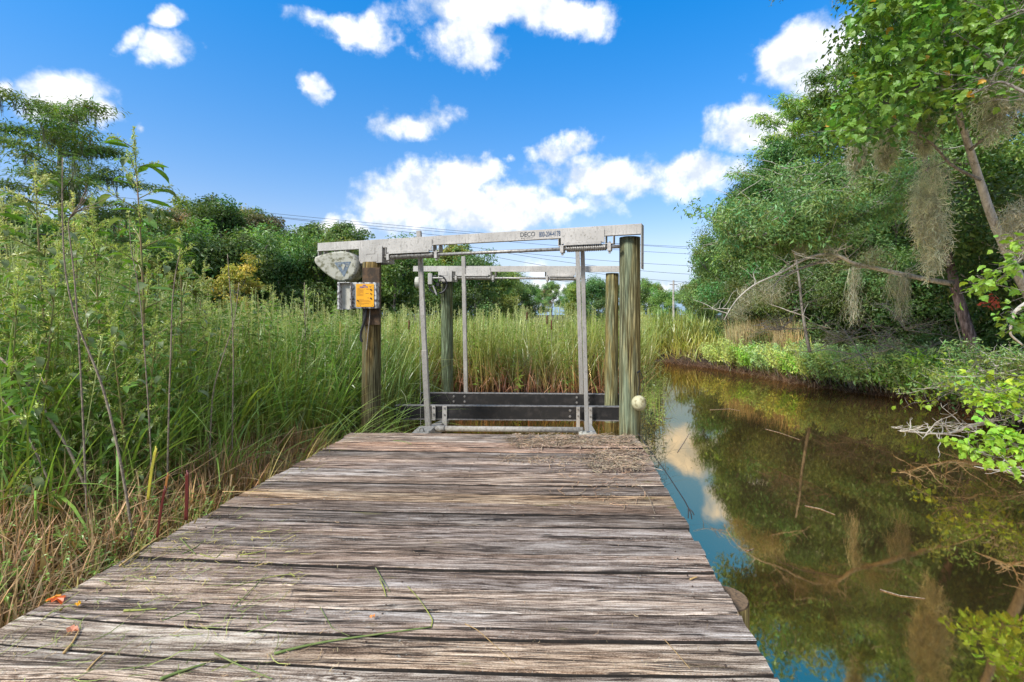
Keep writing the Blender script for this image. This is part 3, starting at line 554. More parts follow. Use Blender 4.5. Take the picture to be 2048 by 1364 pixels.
for (px, py, r_) in ((741.5, 579, 1.5), (741.8, 587.4, 1.2), (741.8, 596.5, 1.5), (740.4, 574, .8), (715.5, 601, 1.3), (715.7, 610.5, .6), (744.5, 610.5, .7), (720.4, 611, .8), (744, 571.3, .6), (751.5, 565.6, .9)):
    a = at(px, py, Yb - .05); MB().tube([(a.x, Yb - .0495 - .012 * (r_ > 1), a.z), (a.x, Yb - .0486, a.z)], r_ / F * Yb, 10).build('button', M_ink, cb)
m.build('print', M_ink, cb)
# opened lid: tray hinged at the left of the box
a = at(681, 565, Yb); b = at(706.5, 619, Yb); dm = MB(); x0, x1, z0, z1 = a.x, b.x, b.z, a.z; yf = Yb - .115
dm.box(x0, x1, yf + .08, yf + .09, z0, z1); dm.box(x0, x0 + .034, yf, yf + .08, z0, z1, bev=.006); dm.box(x1 - .012, x1, yf + .02, yf + .08, z0, z1); dm.box(x0 + .034, x1 - .012, yf + .01, yf + .08, z1 - .012, z1); dm.box(x0 + .034, x1 - .012, yf + .01, yf + .08, z0, z0 + .010)
dm.build('box_lid', M_boxd, cb); MB().box(x0 + .036, x1 - .014, yf + .073, yf + .0795, z0 + .012, z1 - .014).build('lid_lining', M_box, cb)
# cables below the box
m = MB(); 
def curve(pts_, Y, r_, mm, k=7):
    P = np.array([(*at(px, py, Y),) for px, py in pts_]); t = np.linspace(0, len(P) - 1, len(P) * 4); P = np.stack([np.interp(t, range(len(P)), P[:, i]) for i in range(3)], 1)
    for _ in range(3): P[1:-1] = (P[:-2] + 2 * P[1:-1] + P[2:]) / 4
    mm.tube(P, r_, k)
curve([(732, 617), (731, 632), (727, 648), (722, 662), (721, 676), (724, 684)], Yb + .02, .018, m)
m.build('power_cable', M_rubber, None); lput(C.objects['power_cable']); m = MB()
curve([(740, 617), (739, 640), (736, 665), (733, 700)], Yb + .04, .006, m, 5); curve([(728, 617), (726, 640), (733, 665)], Yb + .05, .005, m, 5); m.build('thin_cable', M_pipe, None); lput(C.objects['thin_cable'])
# guide poles
def pole(name, p0, p1, w, mat=M_alu, label=None, split=False):
    p0 = Vector(p0); p1 = Vector(p1); d = p1 - p0; q = d.to_track_quat('Z', 'Y').to_matrix().to_4x4(); M = Matrix.Translation(p0) @ q; m = MB(); m.box(-w / 2, w / 2, -w / 2, w / 2, 0, d.length, M, bev=.006)
    o = m.build(name, mat, None); lput(o)
    if label: o['label'] = label
    return o
for (a, b, w, c_) in ((at(838, 462, 7.45), at(850, 712, 7.45), .070, (.95, .93, .90)), (at(849, 700, 7.45), at(857, 860, 7.45), .082, (.85, .83, .8)), (at(1165, 500, 6.68), at(1174, 862, 6.68), .056, (.85, .84, .82)), (at(927, 513, 11.0), at(932, 785, 11.0), .085, (.95, .93, .90)), (at(1155, 500, 10.0), at(1163, 788, 10.0), .085, (.85, .85, .84))):
    pole('guide_pole', b, a, w).color = (*c_, 1)
# cradle
def beam3(name, a, b, w, h, mat, label=None, bev=.004):
    a = Vector(a); b = Vector(b); d = b - a; ln = d.length; rz = math.atan2(d.y, d.x); ry = -math.asin(d.z / ln); m = MB().box(0, ln, -w / 2, w / 2, -h, 0, bev=bev); o = m.build(name, mat); o.location = a; o.rotation_euler = (0, ry, rz); lput(o)
    if label: o['label'] = label
    return o
for k_, (pa, pb_, Y, h, bolts) in enumerate(((at(841, 786, 10.5), at(1246, 789, 10.3), 0, .25, [(910, 797), (932, 797), (1155, 799), (1178, 799)]), (at(791, 811, 9.1), at(1246, 814, 8.9), 0, .245, [(1142, 833)]))):
    o = beam3('bunk_beam', pa, pb_, .12, h, M_black, 'upper black beam' if k_ == 0 else 'lower black beam'); ln = (pb_ - pa).length
    MB().box(0, ln, -.066, .06, .001, .014, bev=.003).build('worn_edge', M_blacktop, o); MB().box(0, ln, -.070, -.0605, -h - .004, -h + .018).build('worn_edge', M_blacktop, o)
    for (bx, by) in bolts:
        for dz in (0, .11):
            s_ = (bx - (841 if k_ == 0 else 791)) / (455 if k_ else 405) * ln; MB().tube([(s_, -.075, -.06 - dz), (s_, -.061, -.06 - dz)], [.018, .026], 10).build('bolt', M_boltm, o)
zc = -.30
beam3('side_rail', at(846, 862, 6.95), at(893, 838, 10.6), .17, .16, M_pipe, bev=.006); beam3('side_rail', at(1186, 866, 6.5), at(1172, 838, 10.4), .10, .16, M_pipe, bev=.006)
cp = MB().tube([tuple(at(872, 857, 7.3)), tuple(at(1166, 860, 6.75))], .040, 14); cp.tube([tuple(at(872, 857, 7.29)), tuple(at(890, 857, 7.25))], .047, 14); cp.build('cross_pipe', M_pipe, None, True); lput(C.objects['cross_pipe'])
for (x0_, x1_, y0_, y1_, Y) in ((864.5, 871.5, 811, 840, 9.0), (885.5, 894.5, 811, 851, 9.0), (1152.5, 1159.5, 813, 856, 8.8), (1177, 1184, 813, 866, 8.8)):
    a = at(x0_, y0_, Y); b = at(x1_, y1_, Y); m = MB().box(a.x, b.x, Y - .035, Y - .02, b.z, a.z, bev=.002).box(b.x - .008, b.x, Y - .02, Y + .0, b.z, a.z)
    o = m.build('upright_bracket', M_alu, None); lput(o)
    for t_ in (.12, .12 + 13.0 / (y1_ - y0_)): zz = a.z + (b.z - a.z) * t_; MB().tube([((a.x + b.x) / 2, Y - .05, zz), ((a.x + b.x) / 2, Y - .0355, zz)], [.013, .018], 8).build('bolt', M_boltm, o)
# foot plate with a cleat at the left pole
a = at(838, 866, 6.9); fp = MB().box(a.x - .11, a.x + .13, 6.70, 7.34, a.z - .05, a.z, bev=.004).build('foot_plate', M_pipe, None); lput(fp)
m = MB(); curve([(839, 862), (840, 856), (846, 855), (848, 862)], 6.95, .009, m); curve([(842, 862), (841, 845), (841, 790), (838, 515)], 7.05, .0035, m, 5); o = m.build('lift_cable', M_steel, None); lput(o)
a = at(1172, 866, 6.7); m = MB().box(a.x - .10, a.x + .10, 6.60, 6.80, a.z - .02, a.z + .012, bev=.003)
for sx in (-.07, .07): m.tube([(a.x + sx, 6.64, a.z + .01), (a.x + sx, 6.64, a.z + .035)], .018, 8)
m.build('foot_plate', M_box, None); lput(C.objects['foot_plate.001'])
# rear winch pulley hanging below the rear beam
Yp = 11.1; c0 = at(876, 569, Yp); m = MB()
th = np.linspace(0, 2 * np.pi, 33); R_ = .205
m.tube(np.stack([c0.x + R_ * np.cos(th), 0 * th + Yp, c0.z + R_ * np.sin(th)], 1), .022, 8, False)
for k_ in range(3):
    q = k_ * math.pi / 3 + .3; m.tube([(c0.x - R_ * math.cos(q), Yp, c0.z - R_ * math.sin(q)), (c0.x + R_ * math.cos(q), Yp, c0.z + R_ * math.sin(q))], .012, 6)
m.tube([(c0.x, Yp - .05, c0.z), (c0.x, Yp + .05, c0.z)], .04, 12)
pw = m.build('winch_pulley', M_rubber, None); lput(pw)
m = MB(); a = at(857, 547, Yp - .08); m.box(a.x, a.x + .09, Yp - .14, Yp - .06, a.z - .25, a.z, bev=.004); b = at(858, 556, Yp - .08); m.tube([(b.x, Yp - .1, b.z), (b.x + .32, Yp - .1, b.z - .0)], .02, 8); m.tube([tuple(at(866, 571, Yp - .15)), tuple(at(873, 589, Yp - .15))], .018, 6); m.build('winch_bracket', M_alu, pw)
m = MB(); a = at(836, 565, Yp); m.tube([(a.x - .05, Yp + .02, a.z), (a.x + .02, Yp + .02, a.z), (a.x + .07, Yp + .02, a.z)], [.13, .135, .12], 16); m.build('winch_motor', M_box, None, False); lput(C.objects['winch_motor'])
# ------------------------------------------------------------------ float and its line
fc = at(1278, 806, 6.12); fl = bpy.data.objects.new('mooring_float', None)
r_ = .094; n1, n2 = 14, 24; V = [(0, 0, r_)]; 
for i_ in range(1, n1):
    for j_ in range(n2): p_ = math.pi * i_ / n1; t_ = 2 * math.pi * j_ / n2; V.append((r_ * math.sin(p_) * math.cos(t_), r_ * math.sin(p_) * math.sin(t_), r_ * math.cos(p_) * 1.03))
V.append((0, 0, -r_)); F3 = [(0, 1 + j, 1 + (j + 1) % n2) for j in range(n2)] + [(len(V) - 1, 1 + (n1 - 2) * n2 + (j + 1) % n2, 1 + (n1 - 2) * n2 + j) for j in range(n2)]
F4 = [(1 + i * n2 + j, 1 + (i + 1) * n2 + j, 1 + (i + 1) * n2 + (j + 1) % n2, 1 + i * n2 + (j + 1) % n2) for i in range(n1 - 2) for j in range(n2)]
fe = empty('mooring_float', fc); tag(fe, 'round cream float hanging on the front right post of the boat lift', 'float'); mesh('ball', V, [np.array(F3), np.array(F4)], M_float, fe, smooth=True)
m = MB(); t = np.linspace(0, 1, 12); m.tube(np.stack([-.02 + .02 * np.sin(t * 3), .0 + 0 * t, .09 + t * .30], 1), .005, 6); m.tube(np.stack([.02 + .035 * np.sin(t * 3.14), 0 * t, .09 + t * .30], 1), .004, 6); m.tube([(-.02, 0, .385), (.02, .05, .40)], .012, 6); m.build('cord', M_rubber, fe)
# slack black wire along the right edge of the dock
m = MB(); P = [(1.085, 5.95, .03), (1.09, 5.3, .012), (1.10, 4.6, .0), (1.085, 3.9, -.005), (1.075, 3.72, -.01)]; m.tube(P, .005, 5)
for (dx, dz) in ((.03, -.03), (-.015, -.05), (.012, -.055)): m.tube([(1.07, 3.74, 0), (1.07 + dx * .7, 3.7, dz * .5), (1.07 + dx, 3.69, dz * 1.2)], .0045, 5)
tag(m.build('wire', M_wire), 'thin black wire running along the right edge of the dock', 'wire')
# ------------------------------------------------------------------ trees
def wobble(P, rng, amp, s=1.0):
    n = len(P); t = np.linspace(0, 1, n); 
    for a in range(3):
        P[:, a] += amp * np.sin(t * rng.uniform(3, 9) * s + rng.uniform(0, 6)) * t * (1 - .3 * t) * (1 if a < 2 else .5)
    return P
def limb(rng, p0, az, el, L, curve=.25, k=7, amp=.06):
    t = np.linspace(0, 1, k); d = np.array([np.cos(az) * np.cos(el), np.sin(az) * np.cos(el), np.sin(el)])
    P = p0 + t[:, None] * d * L + (t ** 2)[:, None] * np.array([0, 0, curve * L]); return wobble(P, rng, amp * L)
def clump_leaves(rng, cs, rs, n_each, flat, size, aspect, base, var=.3, upn=.5, droop=.3, hue=.14):
    """leaf clusters around centres; each cluster has its own tone"""
    cs = np.asarray(cs); rs = np.asarray(rs); m = len(cs); idx = np.repeat(np.arange(m), n_each); n = len(idx)
    d = unit(rng.normal(size=(n, 3))); r = rng.uniform(.25, 1, n) ** .5 * (1 + .25 * rng.normal(size=n)); P = cs[idx] + d * (rs[idx] * r)[:, None] * np.array([1, 1, flat])
    Nn = unit(d * .8 + np.array([0, 0, upn]) + rng.normal(size=(n, 3)) * .5); D = unit(rng.normal(size=(n, 3)) + d * .7 - np.array([0, 0, droop])); D = unit(D - Nn * (D * Nn).sum(1, keepdims=True) * .8)
    ct = rng.uniform(1 - var, 1 + var, m)[idx] * rng.uniform(.8, 1.22, n); c = np.asarray(base)[None, :] * ct[:, None]; hh = rng.uniform(-hue, hue, m)[idx] + rng.normal(size=n) * .05; c[:, 0] *= 1 + hh * 1.8; c[:, 2] *= 1 - hh
    L = size * rng.uniform(.6, 1.3, n); return P, D, Nn, L, L * aspect, c
def broad_tree(rng, H, spread, r0, n_limb=11, start=.3, size=.22, aspect=.55, base=(.045, .085, .02), n_each=75, cl=(.7, 1.3), flat=.65, lean=(0, 0), bark=None, sub=4, low=1.0, moss=0, name='tree', var=.32, top=.5):
    k = 12; t = np.linspace(0, 1, k); T = np.stack([lean[0] * t * H, lean[1] * t * H, -.5 + t * (H * .93 + .5)], 1); T = wobble(T, rng, .03 * H)
    mb = MB(); mb.tube(T, r0 * (1.15 - t * 1.05) + .01, 8); cs = []; rs = []
    for i in range(n_limb):
        f = start + (1 - start) * (i + rng.uniform(0, .8)) / n_limb; p0 = np.array([np.interp(f, t, T[:, a]) for a in range(3)]); az = i * 2.4 + rng.uniform(-.5, .5)
        prof = (low * (1 - f) + top * f) if f < .75 else top * (1.35 - f); L = spread * (.65 + .5 * rng.uniform()) * max(.3, (1 - ((f - .45) / .75) ** 2) * 1.05 * (.6 + .4 * prof)); el = rng.uniform(.1, .5) + .7 * f
        P = limb(rng, p0, az, el, L, rng.uniform(-.05, .25)); rl = r0 * (.42 - .25 * f); mb.tube(P, rl * np.linspace(1, .25, len(P)) + .008, 5)
        cs.append(P[-1]); rs.append(rng.uniform(*cl)); cs.append(P[-3] + rng.normal(size=3) * .2 * L * .3); rs.append(rng.uniform(*cl) * .8)
        for j in range(sub):
            q = rng.uniform(.35, .95); pq = np.array([np.interp(q, np.linspace(0, 1, len(P)), P[:, a]) for a in range(3)]); Pj = limb(rng, pq, az + rng.choice([-1, 1]) * rng.uniform(.4, 1.3), el + rng.uniform(-.5, .5), L * rng.uniform(.25, .5), .1, 5)
            mb.tube(Pj, rl * .45 * np.linspace(1, .3, 5) + .006, 4); cs.append(Pj[-1]); rs.append(rng.uniform(*cl) * .85)
    cs.append(T[-1]); rs.append(cl[1])
    P, D, Nn, L, Wd, c = clump_leaves(rng, cs, rs, n_each, flat, size, aspect, base, var)
    root = empty(name); mb.build('trunk', bark or M_bark, root, True); leaves('crown', P, D, Nn, L, Wd, c, M_leaf, root); return root, np.array(cs), np.array(rs)
def cypress(rng, H, spread, r0, n_limb=22, base=(.05, .10, .018), n_each=260, size=.30, moss=True, start=.18, lean=(0, 0), flatk=.22, name='cypress_tree', aspect=.14, up=.12):
    """feathery tree with flat tiers of foliage on near-level limbs, hung with moss"""
    k = 14; t = np.linspace(0, 1, k); T = np.stack([lean[0] * t * H, lean[1] * t * H, -.5 + t * (H * .97 + .5)], 1); T = wobble(T, rng, .02 * H); mb = MB(); mb.tube(T, r0 * (1.1 - t) ** .8 + .02, 8)
    cs = []; rs = []; mp = []
    for i in range(n_limb):
        f = start + (.99 - start) * (i + rng.uniform(0, .8)) / n_limb; p0 = np.array([np.interp(f, t, T[:, a]) for a in range(3)]); az = i * 2.4 + rng.uniform(-.6, .6)
        L = spread * rng.uniform(.5, 1.1) * (1.0 - .62 * max(0, f - .35) / .65); P = limb(rng, p0, az, up + .35 * max(0, f - .6) + rng.uniform(-.1, .15), L, rng.uniform(-.08, .10), 9, .05); mb.tube(P, r0 * .30 * (1.1 - f) * np.linspace(1, .2, 9) + .012, 5)
        for q in np.arange(.28, 1.02, .12):
            pq = np.array([np.interp(q, np.linspace(0, 1, 9), P[:, a]) for a in range(3)]); sd = rng.choice([-1, 1]); Ls = L * rng.uniform(.12, .32) * (1.15 - q * .5); Pj = limb(rng, pq, az + sd * rng.uniform(.5, 1.2), rng.uniform(-.1, .35), Ls, 0, 4, .05); mb.tube(Pj, .012, 4)
            cs.append(Pj[-1]); rs.append(rng.uniform(.7, 1.3) * spread * .13); cs.append(pq + rng.normal(size=3) * .1); rs.append(rng.uniform(.5, .9) * spread * .13); mp.append(pq)
    cs = np.array(cs); rs = np.array(rs); P, D, Nn, L, Wd, c = clump_leaves(rng, cs, rs, n_each, flatk, size, aspect, base, .30, 1.2, .35)
    root = empty(name); mb.build('trunk', M_bark, root, True); leaves('crown', P, D, Nn, L, Wd, c, M_leaf, root, fold=.05)
    if moss:
        pick = rng.choice(len(mp), int(len(mp) * .55), replace=False); V = []
        for i in pick: V.append(moss_arrays(rng, np.array(mp[i]) + (0, 0, -.05), rng.uniform(.5, 1.7), rng.uniform(.08, .22), 26, 5, .035, (.085, .09, .065)))
        v_, f_, c_ = join(V); mesh('hanging_moss', v_, f_, M_moss, root, col=c_)
    return root
def moss_arrays(rng, p, L, R, n, k, w, base, curl=.5, prof=None):
    """tangle of hanging strands below point p"""
    top = rng.uniform(0, .75, n) ** 1.3 * L; ln = (L - top) * rng.uniform(.35, 1.0, n); th = rng.uniform(0, 2 * np.pi, n); rr = R * np.sqrt(rng.uniform(0, 1, n)) * (1 - .75 * (top / L)); t = np.linspace(0, 1, k)[None, :]
    X = p[0] + (rr * np.cos(th))[:, None] * (1 - .35 * t); Y = p[1] + (rr * np.sin(th))[:, None] * (1 - .35 * t); Z = p[2] - top[:, None] - ln[:, None] * t
    w_ = np.cumsum(rng.normal(size=(n, k)), 1) * curl * R * .35; X = X + w_; Y = Y + np.cumsum(rng.normal(size=(n, k)), 1) * curl * R * .35; Z = Z + rng.normal(size=(n, k)) * ln[:, None] * .04
    P = np.stack([X, Y, Z], -1); a = rng.uniform(0, np.pi, n); Sd = np.stack([np.cos(a), np.sin(a), .2 * rng.normal(size=n)], -1); Wk = w * rng.uniform(.5, 1.2, n)[:, None] * (1 - .6 * t) * np.ones((n, k))
    c = tint(rng, n, base, .35, .08); col = np.repeat(c[:, None, :], k, 1); return strip_arrays(P, Wk, unit(Sd), col)
def fuzzy_moss(name, rng, p, L, R, n, w, base, label, group=None, seglen=.16):
    """big shaggy hank: short curly strands all over a spindle"""
    k = 7; u_ = rng.uniform(0, 1, n); z = u_ * L; prof = np.sin(np.clip(u_ * 1.1 + .12, 0, 1.15) * np.pi * .87) ** .8 * (1 - .25 * u_); th = rng.uniform(0, 2 * np.pi, n); rr = R * prof * rng.uniform(.35, 1.0, n)
    P = np.zeros((n, k, 3)); m_ = 9; sub_ = rng.randint(0, m_, n); so = rng.normal(size=(m_, 3)) * np.array([R * .42, R * .42, L * .16]); sl = rng.uniform(.45, 1.0, m_); P[:, 0] = np.stack([rr * .62 * np.cos(th), rr * .62 * np.sin(th), -z * sl[sub_]], 1) + so[sub_] * (1 - .35 * u_[:, None]); d = unit(np.stack([np.cos(th) * .5, np.sin(th) * .5, -rng.uniform(.2, 1.2, n)], 1) + rng.normal(size=(n, 3)) * .5)
    for i in range(1, k):
        d = unit(d + rng.normal(size=(n, 3)) * .55 + np.array([0, 0, -.20])); P[:, i] = P[:, i - 1] + d * (seglen / (k - 1) * rng.uniform(.6, 1.7, n))[:, None]
    a = rng.normal(size=(n, 3)); Wk = w * rng.uniform(.6, 1.3, n)[:, None] * np.ones((n, k)); c = tint(rng, n, base, .4, .08); v_, f_, c_ = strip_arrays(P, Wk, unit(a), np.repeat(c[:, None, :], k, 1))
    o = mesh(name, v_, f_, M_moss, None, col=c_); o.location = p; tag(o, label, 'moss', group); return o
def place(root, px, Y, label, s=1.0, rz=0., group=None, sz=None, dz=0.):
    x = (px - CX) / F * Y; root.location = (x, Y, float(gz(x, Y)) + dz if Y < 120 else WATER + .2); root.rotation_euler = (0, 0, rz); root.scale = (s, s, sz or s); tag(root, label, 'tree', group); return root
R_ = np.random.RandomState
# --- far left and middle distance, behind the marsh
c1 = cypress(R_(21), 17.3, 9.8, .30, 36, (.075, .130, .026), 60, .36, aspect=.22, flatk=.16)
place(c1, 128, 34, 'tall cypress with flat mossy tiers of foliage rising above the weeds on the far left', 1.0, .4)
c2 = copy_tree(c1); place(c2, 20, 46, 'second cypress half hidden behind the left edge of the tallest cypress', .72, 2.2)
GL = 'trees along the far side of the marsh'
b1, _, _ = broad_tree(R_(31), 13.5, 5.6, .25, 15, .22, .34, .5, (.042, .085, .018), 200, (1.0, 1.8), .7, name='leafy_tree'); place(b1, 445, 50, 'large rounded dark green tree with the highest top left of the boat lift', .92, 0, GL); b1.children[1].color = (1.45, 1.45, 1.3, 1)
b2, _, _ = broad_tree(R_(32), 12.5, 4.2, .22, 14, .25, .30, .45, (.070, .075, .032), 150, (.8, 1.4), .8, name='leafy_tree', bark=M_bark_pale); place(b2, 525, 50, 'greyish brown thin-leaved tree right of the highest rounded tree', .93, 1, GL)
b3, _, _ = broad_tree(R_(33), 12.0, 3.6, .20, 13, .35, .30, .5, (.050, .088, .022), 100, (.6, 1.1), .6, name='leafy_tree'); place(b3, 625, 50, 'open-crowned tree with sky showing through above the motor cover', .93, 2, GL)
b4, _, _ = broad_tree(R_(34), 6.0, 3.6, .14, 12, .1, .26, .5, (.055, .105, .024), 170, (.9, 1.5), .7, name='leafy_tree'); place(b4, 470, 38, 'low bright bluish green tree in front of the large rounded tree', 1.12, 0, GL)
cr_ = R_(5)
def dup(o, px, Y, label, s, rz, g=GL, sz=None, dz=0):
    c = copy_tree(o); k = cr_.uniform(1.15, 2.2)
    for ch in c.children:
        if ch.name.startswith('crown'): ch.color = (k * cr_.uniform(.85, 1.35), k, k * cr_.uniform(.8, 1.3), 1)
    return place(c, px, Y, label, s, rz, g, sz, dz)
dup(b1, 340, 54, 'dark tree just right of the tallest cypress', .88, 1.3); dup(b3, 372, 47, 'sparse twiggy tree left of the large rounded tree', .78, 4.0); dup(b2, 255, 48, 'grey-green tree behind the tallest weed', .85, 3.0)
dup(b4, 560, 42, 'bushy mid-green tree below the greyish brown tree', 1.05, 2.5); dup(b1, 705, 56, 'dark tree whose crown touches the left post of the boat lift', .66, 2.0); dup(b4, 640, 44, 'bushy tree below and behind the motor cover', 1.15, 4.4)
dup(b3, 760, 60, 'tree with yellowish top above the left end of the front beam', .75, .6); dup(b4, 790, 50, 'dark bushy tree between the left post and the first pale pole', 1.2, 5.2); dup(b1, 850, 62, 'dark tree behind the rear winch pulley', .62, 3.6)
dup(b3, 905, 58, 'bright-topped tree rising over the rear beam', .86, 5.0); dup(b4, 950, 56, 'bushy tree between the two left pale poles and the lift centre', 1.2, .9); dup(b1, 985, 72, 'dark tree falling away to the right of the bright-topped tree', .52, .2)
dup(b4, 1040, 80, 'low dark tree at the middle of the boat lift opening', 1.0, 3.3); dup(b3, 1103, 78, 'lone open tree standing up against the cloud inside the lift frame', .60, 1.7); dup(b4, 1160, 88, 'low tree behind the pair of right guide poles', 1.0, .3); dup(b3, 1215, 92, 'tree seen just left of the rear right post', .58, 3.9)
dup(b4, 300, 40, 'bushy tree right of the tall cypress trunk, low down', 1.1, 1.9); dup(b4, 180, 42, 'bushy tree at the foot of the tall cypress', 1.35, .5); dup(b4, 40, 40, 'bushy tree below the cypress at the left edge', 1.45, 3.8); dup(b1, -60, 50, 'dark tree beyond the left edge of the weeds', .75, .5)
for i_, (o, px, Y, l, s_) in enumerate(((b1, 300, 62, 'dark tree filling the gap right of the tallest weed', 1.0), (b1, 415, 64, 'dark tree behind the left shoulder of the rounded tree', 1.08), (b1, 520, 66, 'dark tree behind the greyish brown one', 1.0), (b3, 585, 60, 'tree closing the gap before the open-crowned one', .95), (b1, 655, 66, 'dark tree behind the open-crowned one', .92), (b1, 735, 68, 'dark tree behind the top of the left post', .80), (b1, 800, 70, 'dark tree behind the left bearing bracket', .72), (b1, 190, 60, 'dark tree filling the gap right of the cypress trunk', .95), (b1, 80, 62, 'dark tree filling the gap left of the cypress trunk', .9),
        (b4, 370, 44, 'bushy tree at the foot of the rounded tree, left side', 1.25), (b4, 430, 45, 'bushy tree at the foot of the rounded tree, middle', 1.2), (b4, 515, 46, 'bushy tree at the foot of the greyish brown one', 1.3), (b4, 600, 48, 'bushy tree at the foot of the open-crowned one', 1.3), (b4, 680, 50, 'bushy tree directly behind the control box', 1.3), (b4, 740, 52, 'bushy tree directly behind the left post', 1.25), (b4, 880, 58, 'bushy tree seen left of the second pale pole', 1.2), (b4, 1000, 66, 'bushy tree behind the reeds right of the second pale pole', 1.1), (b1, 905, 64, 'dark tree standing behind the rear winch side of the lift', .72), (b2, 955, 68, 'thin-leaved tree behind the middle of the lift opening', .74), (b1, 1010, 76, 'dark tree stepping down toward the lone open tree', .62), (b2, 350, 58, 'thin-leaved tree right of the tallest weed', 1.1), (b2, 480, 60, 'thin-leaved tree behind the rounded tree', 1.15), (b3, 690, 54, 'open tree above the left end of the front beam', 1.0), (b1, 1070, 96, 'distant dark tree left of the lone open tree', .5), (b1, 1140, 100, 'distant dark tree right of the lone open tree', .48), (b4, 1190, 84, 'low tree between the guide poles and the rear right post', 1.1), (b1, 1240, 105, 'distant dark tree between the two right posts', .58))): dup(o, px, Y, l, s_, i_ * 1.31)
yl, _, _ = broad_tree(R_(36), 5.0, 2.6, .10, 9, .4, .24, .4, (.10, .12, .018), 60, (.5, .9), .35, name='leafy_tree'); place(yl, 350, 33, 'small yellow-leaved tree right of the tallest weed', .90, .4, GL); dup(yl, 470, 34, 'small tree with yellow sprays and hanging moss, left of the motor cover', .98, 2.4)
for i_, px in enumerate((1035, 1090, 1150, 1205, 1262, 1318, 1420)): dup((b1, b2)[i_ % 2], px, 128, ('far dark tree left of the lone open tree', 'far tree in line with the lone open tree', 'far tree left of the guide poles', 'far tree right of the guide poles', 'far tree between the two right posts', 'far tree left of the utility pole', 'far tree right of the utility pole')[i_], .62 + .05 * (i_ % 3), i_ * 1.1)
# beyond the head of the creek
GR = 'trees beyond the head of the creek'
dup(b1, 1300, 95, 'pointed tree just right of the front right post', .56, 1, GR); dup(b1, 1385, 110, 'dark rounded tree behind the utility pole', .62, 2.1, GR); dup(b4, 1330, 75, 'low light green tree left of the utility pole', .78, 3, GR); dup(b4, 1400, 70, 'low tree right of the utility pole', 1.0, 4, GR); dup(b4, 1270, 80, 'low tree behind the front right post', .95, 5, GR); dup(b1, 1460, 80, 'dark tree joining the right-hand wood', .75, 5.5, GR)
dup(b4, 1445, 48, 'bushy tree at the far end of the right-hand bank', 1.1, 2.2, GR)
# --- the wood on the right bank
GW = 'trees of the right-hand wood'
w1, _, _ = broad_tree(R_(41), 9.5, 3.4, .17, 16, .2, .15, .45, (.040, .085, .020), 330, (.6, 1.1), .7, name='leafy_tree'); place(w1, 1500, 27, 'dark small-leaved tree at the left end of the right-hand wood', .92, 0, GW)
w2 = cypress(R_(42), 15.0, 4.6, .20, 42, (.070, .130, .026), 42, .30, False, .15, name='cypress_tree', up=.30, flatk=.45, aspect=.20); place(w2, 1665, 24, 'feathery cypress with a stepped outline against the right cloud', .96, 1, GW)
dup(w2, 1580, 27, 'shorter feathery cypress left of the stepped cypress', .94, 2.5, GW); dup(w2, 1800, 26, 'tall feathery cypress behind the broad-leaved branches', 1.1, 4, GW)
w3, _, _ = broad_tree(R_(43), 13.5, 4.5, .24, 16, .25, .17, .5, (.050, .105, .022), 340, (.8, 1.4), .7, name='leafy_tree', bark=M_bark_dark); place(w3, 1830, 21, 'tall dark-trunked tree in the middle of the right-hand wood', 1.0, 0, GW)
dup(w3, 1960, 19, 'tall leafy tree behind the leaning pale trunk', 1.0, 2, GW); dup(w3, 2120, 19, 'tall tree at the right edge of the picture', 1.1, 4, GW); dup(w1, 1560, 23, 'bushy tree rising over the brown reeds', .98, 2, GW); dup(w1, 1700, 19, 'dense tree behind the long horizontal limb', .80, 3, GW); dup(w1, 1790, 17.5, 'dense tree left of the largest hank of moss', .82, 5, GW); dup(w1, 1925, 17, 'dense tree right of the largest hank of moss', .92, 1, GW)
dup(w1, 1455, 32, 'dark pointed tree at the very left of the wood', .84, 4, GW)
dup(w3, 2240, 24, 'tall tree beyond the right edge, seen in the water', 1.1, 1, GW)
# dark understorey shrubs
GU = 'shrubs under the right-hand wood'
s1, _, _ = broad_tree(R_(51), 2.5, 1.9, .05, 16, .0, .085, .45, (.030, .062, .013), 480, (.4, .75), .8, name='shrub', sub=5, bark=M_bark_pale); s2, _, _ = broad_tree(R_(52), 2.8, 1.7, .05, 15, .0, .095, .42, (.040, .072, .022), 420, (.4, .7), .85, name='shrub', sub=5, bark=M_bark_pale)
def shrub(o, px, Y, label, s, rz, g=GU, first=False):
    o = o if first else copy_tree(o)
    for ch in o.children:
        if ch.name.startswith('crown'): kk = cr_.uniform(1.1, 1.8); ch.color = (kk * cr_.uniform(.9, 1.3), kk, kk, 1)
    place(o, px, Y, label, s, rz, g); o['category'] = 'shrub'; return o
shrub(s1, 1570, 19.6, 'dark shrub behind the brown reeds at the left end of the thicket', 1.05, 0, first=True); shrub(s2, 1640, 18.2, 'dark twiggy shrub at the foot of the thin white trunk', 1.0, 0, first=True)
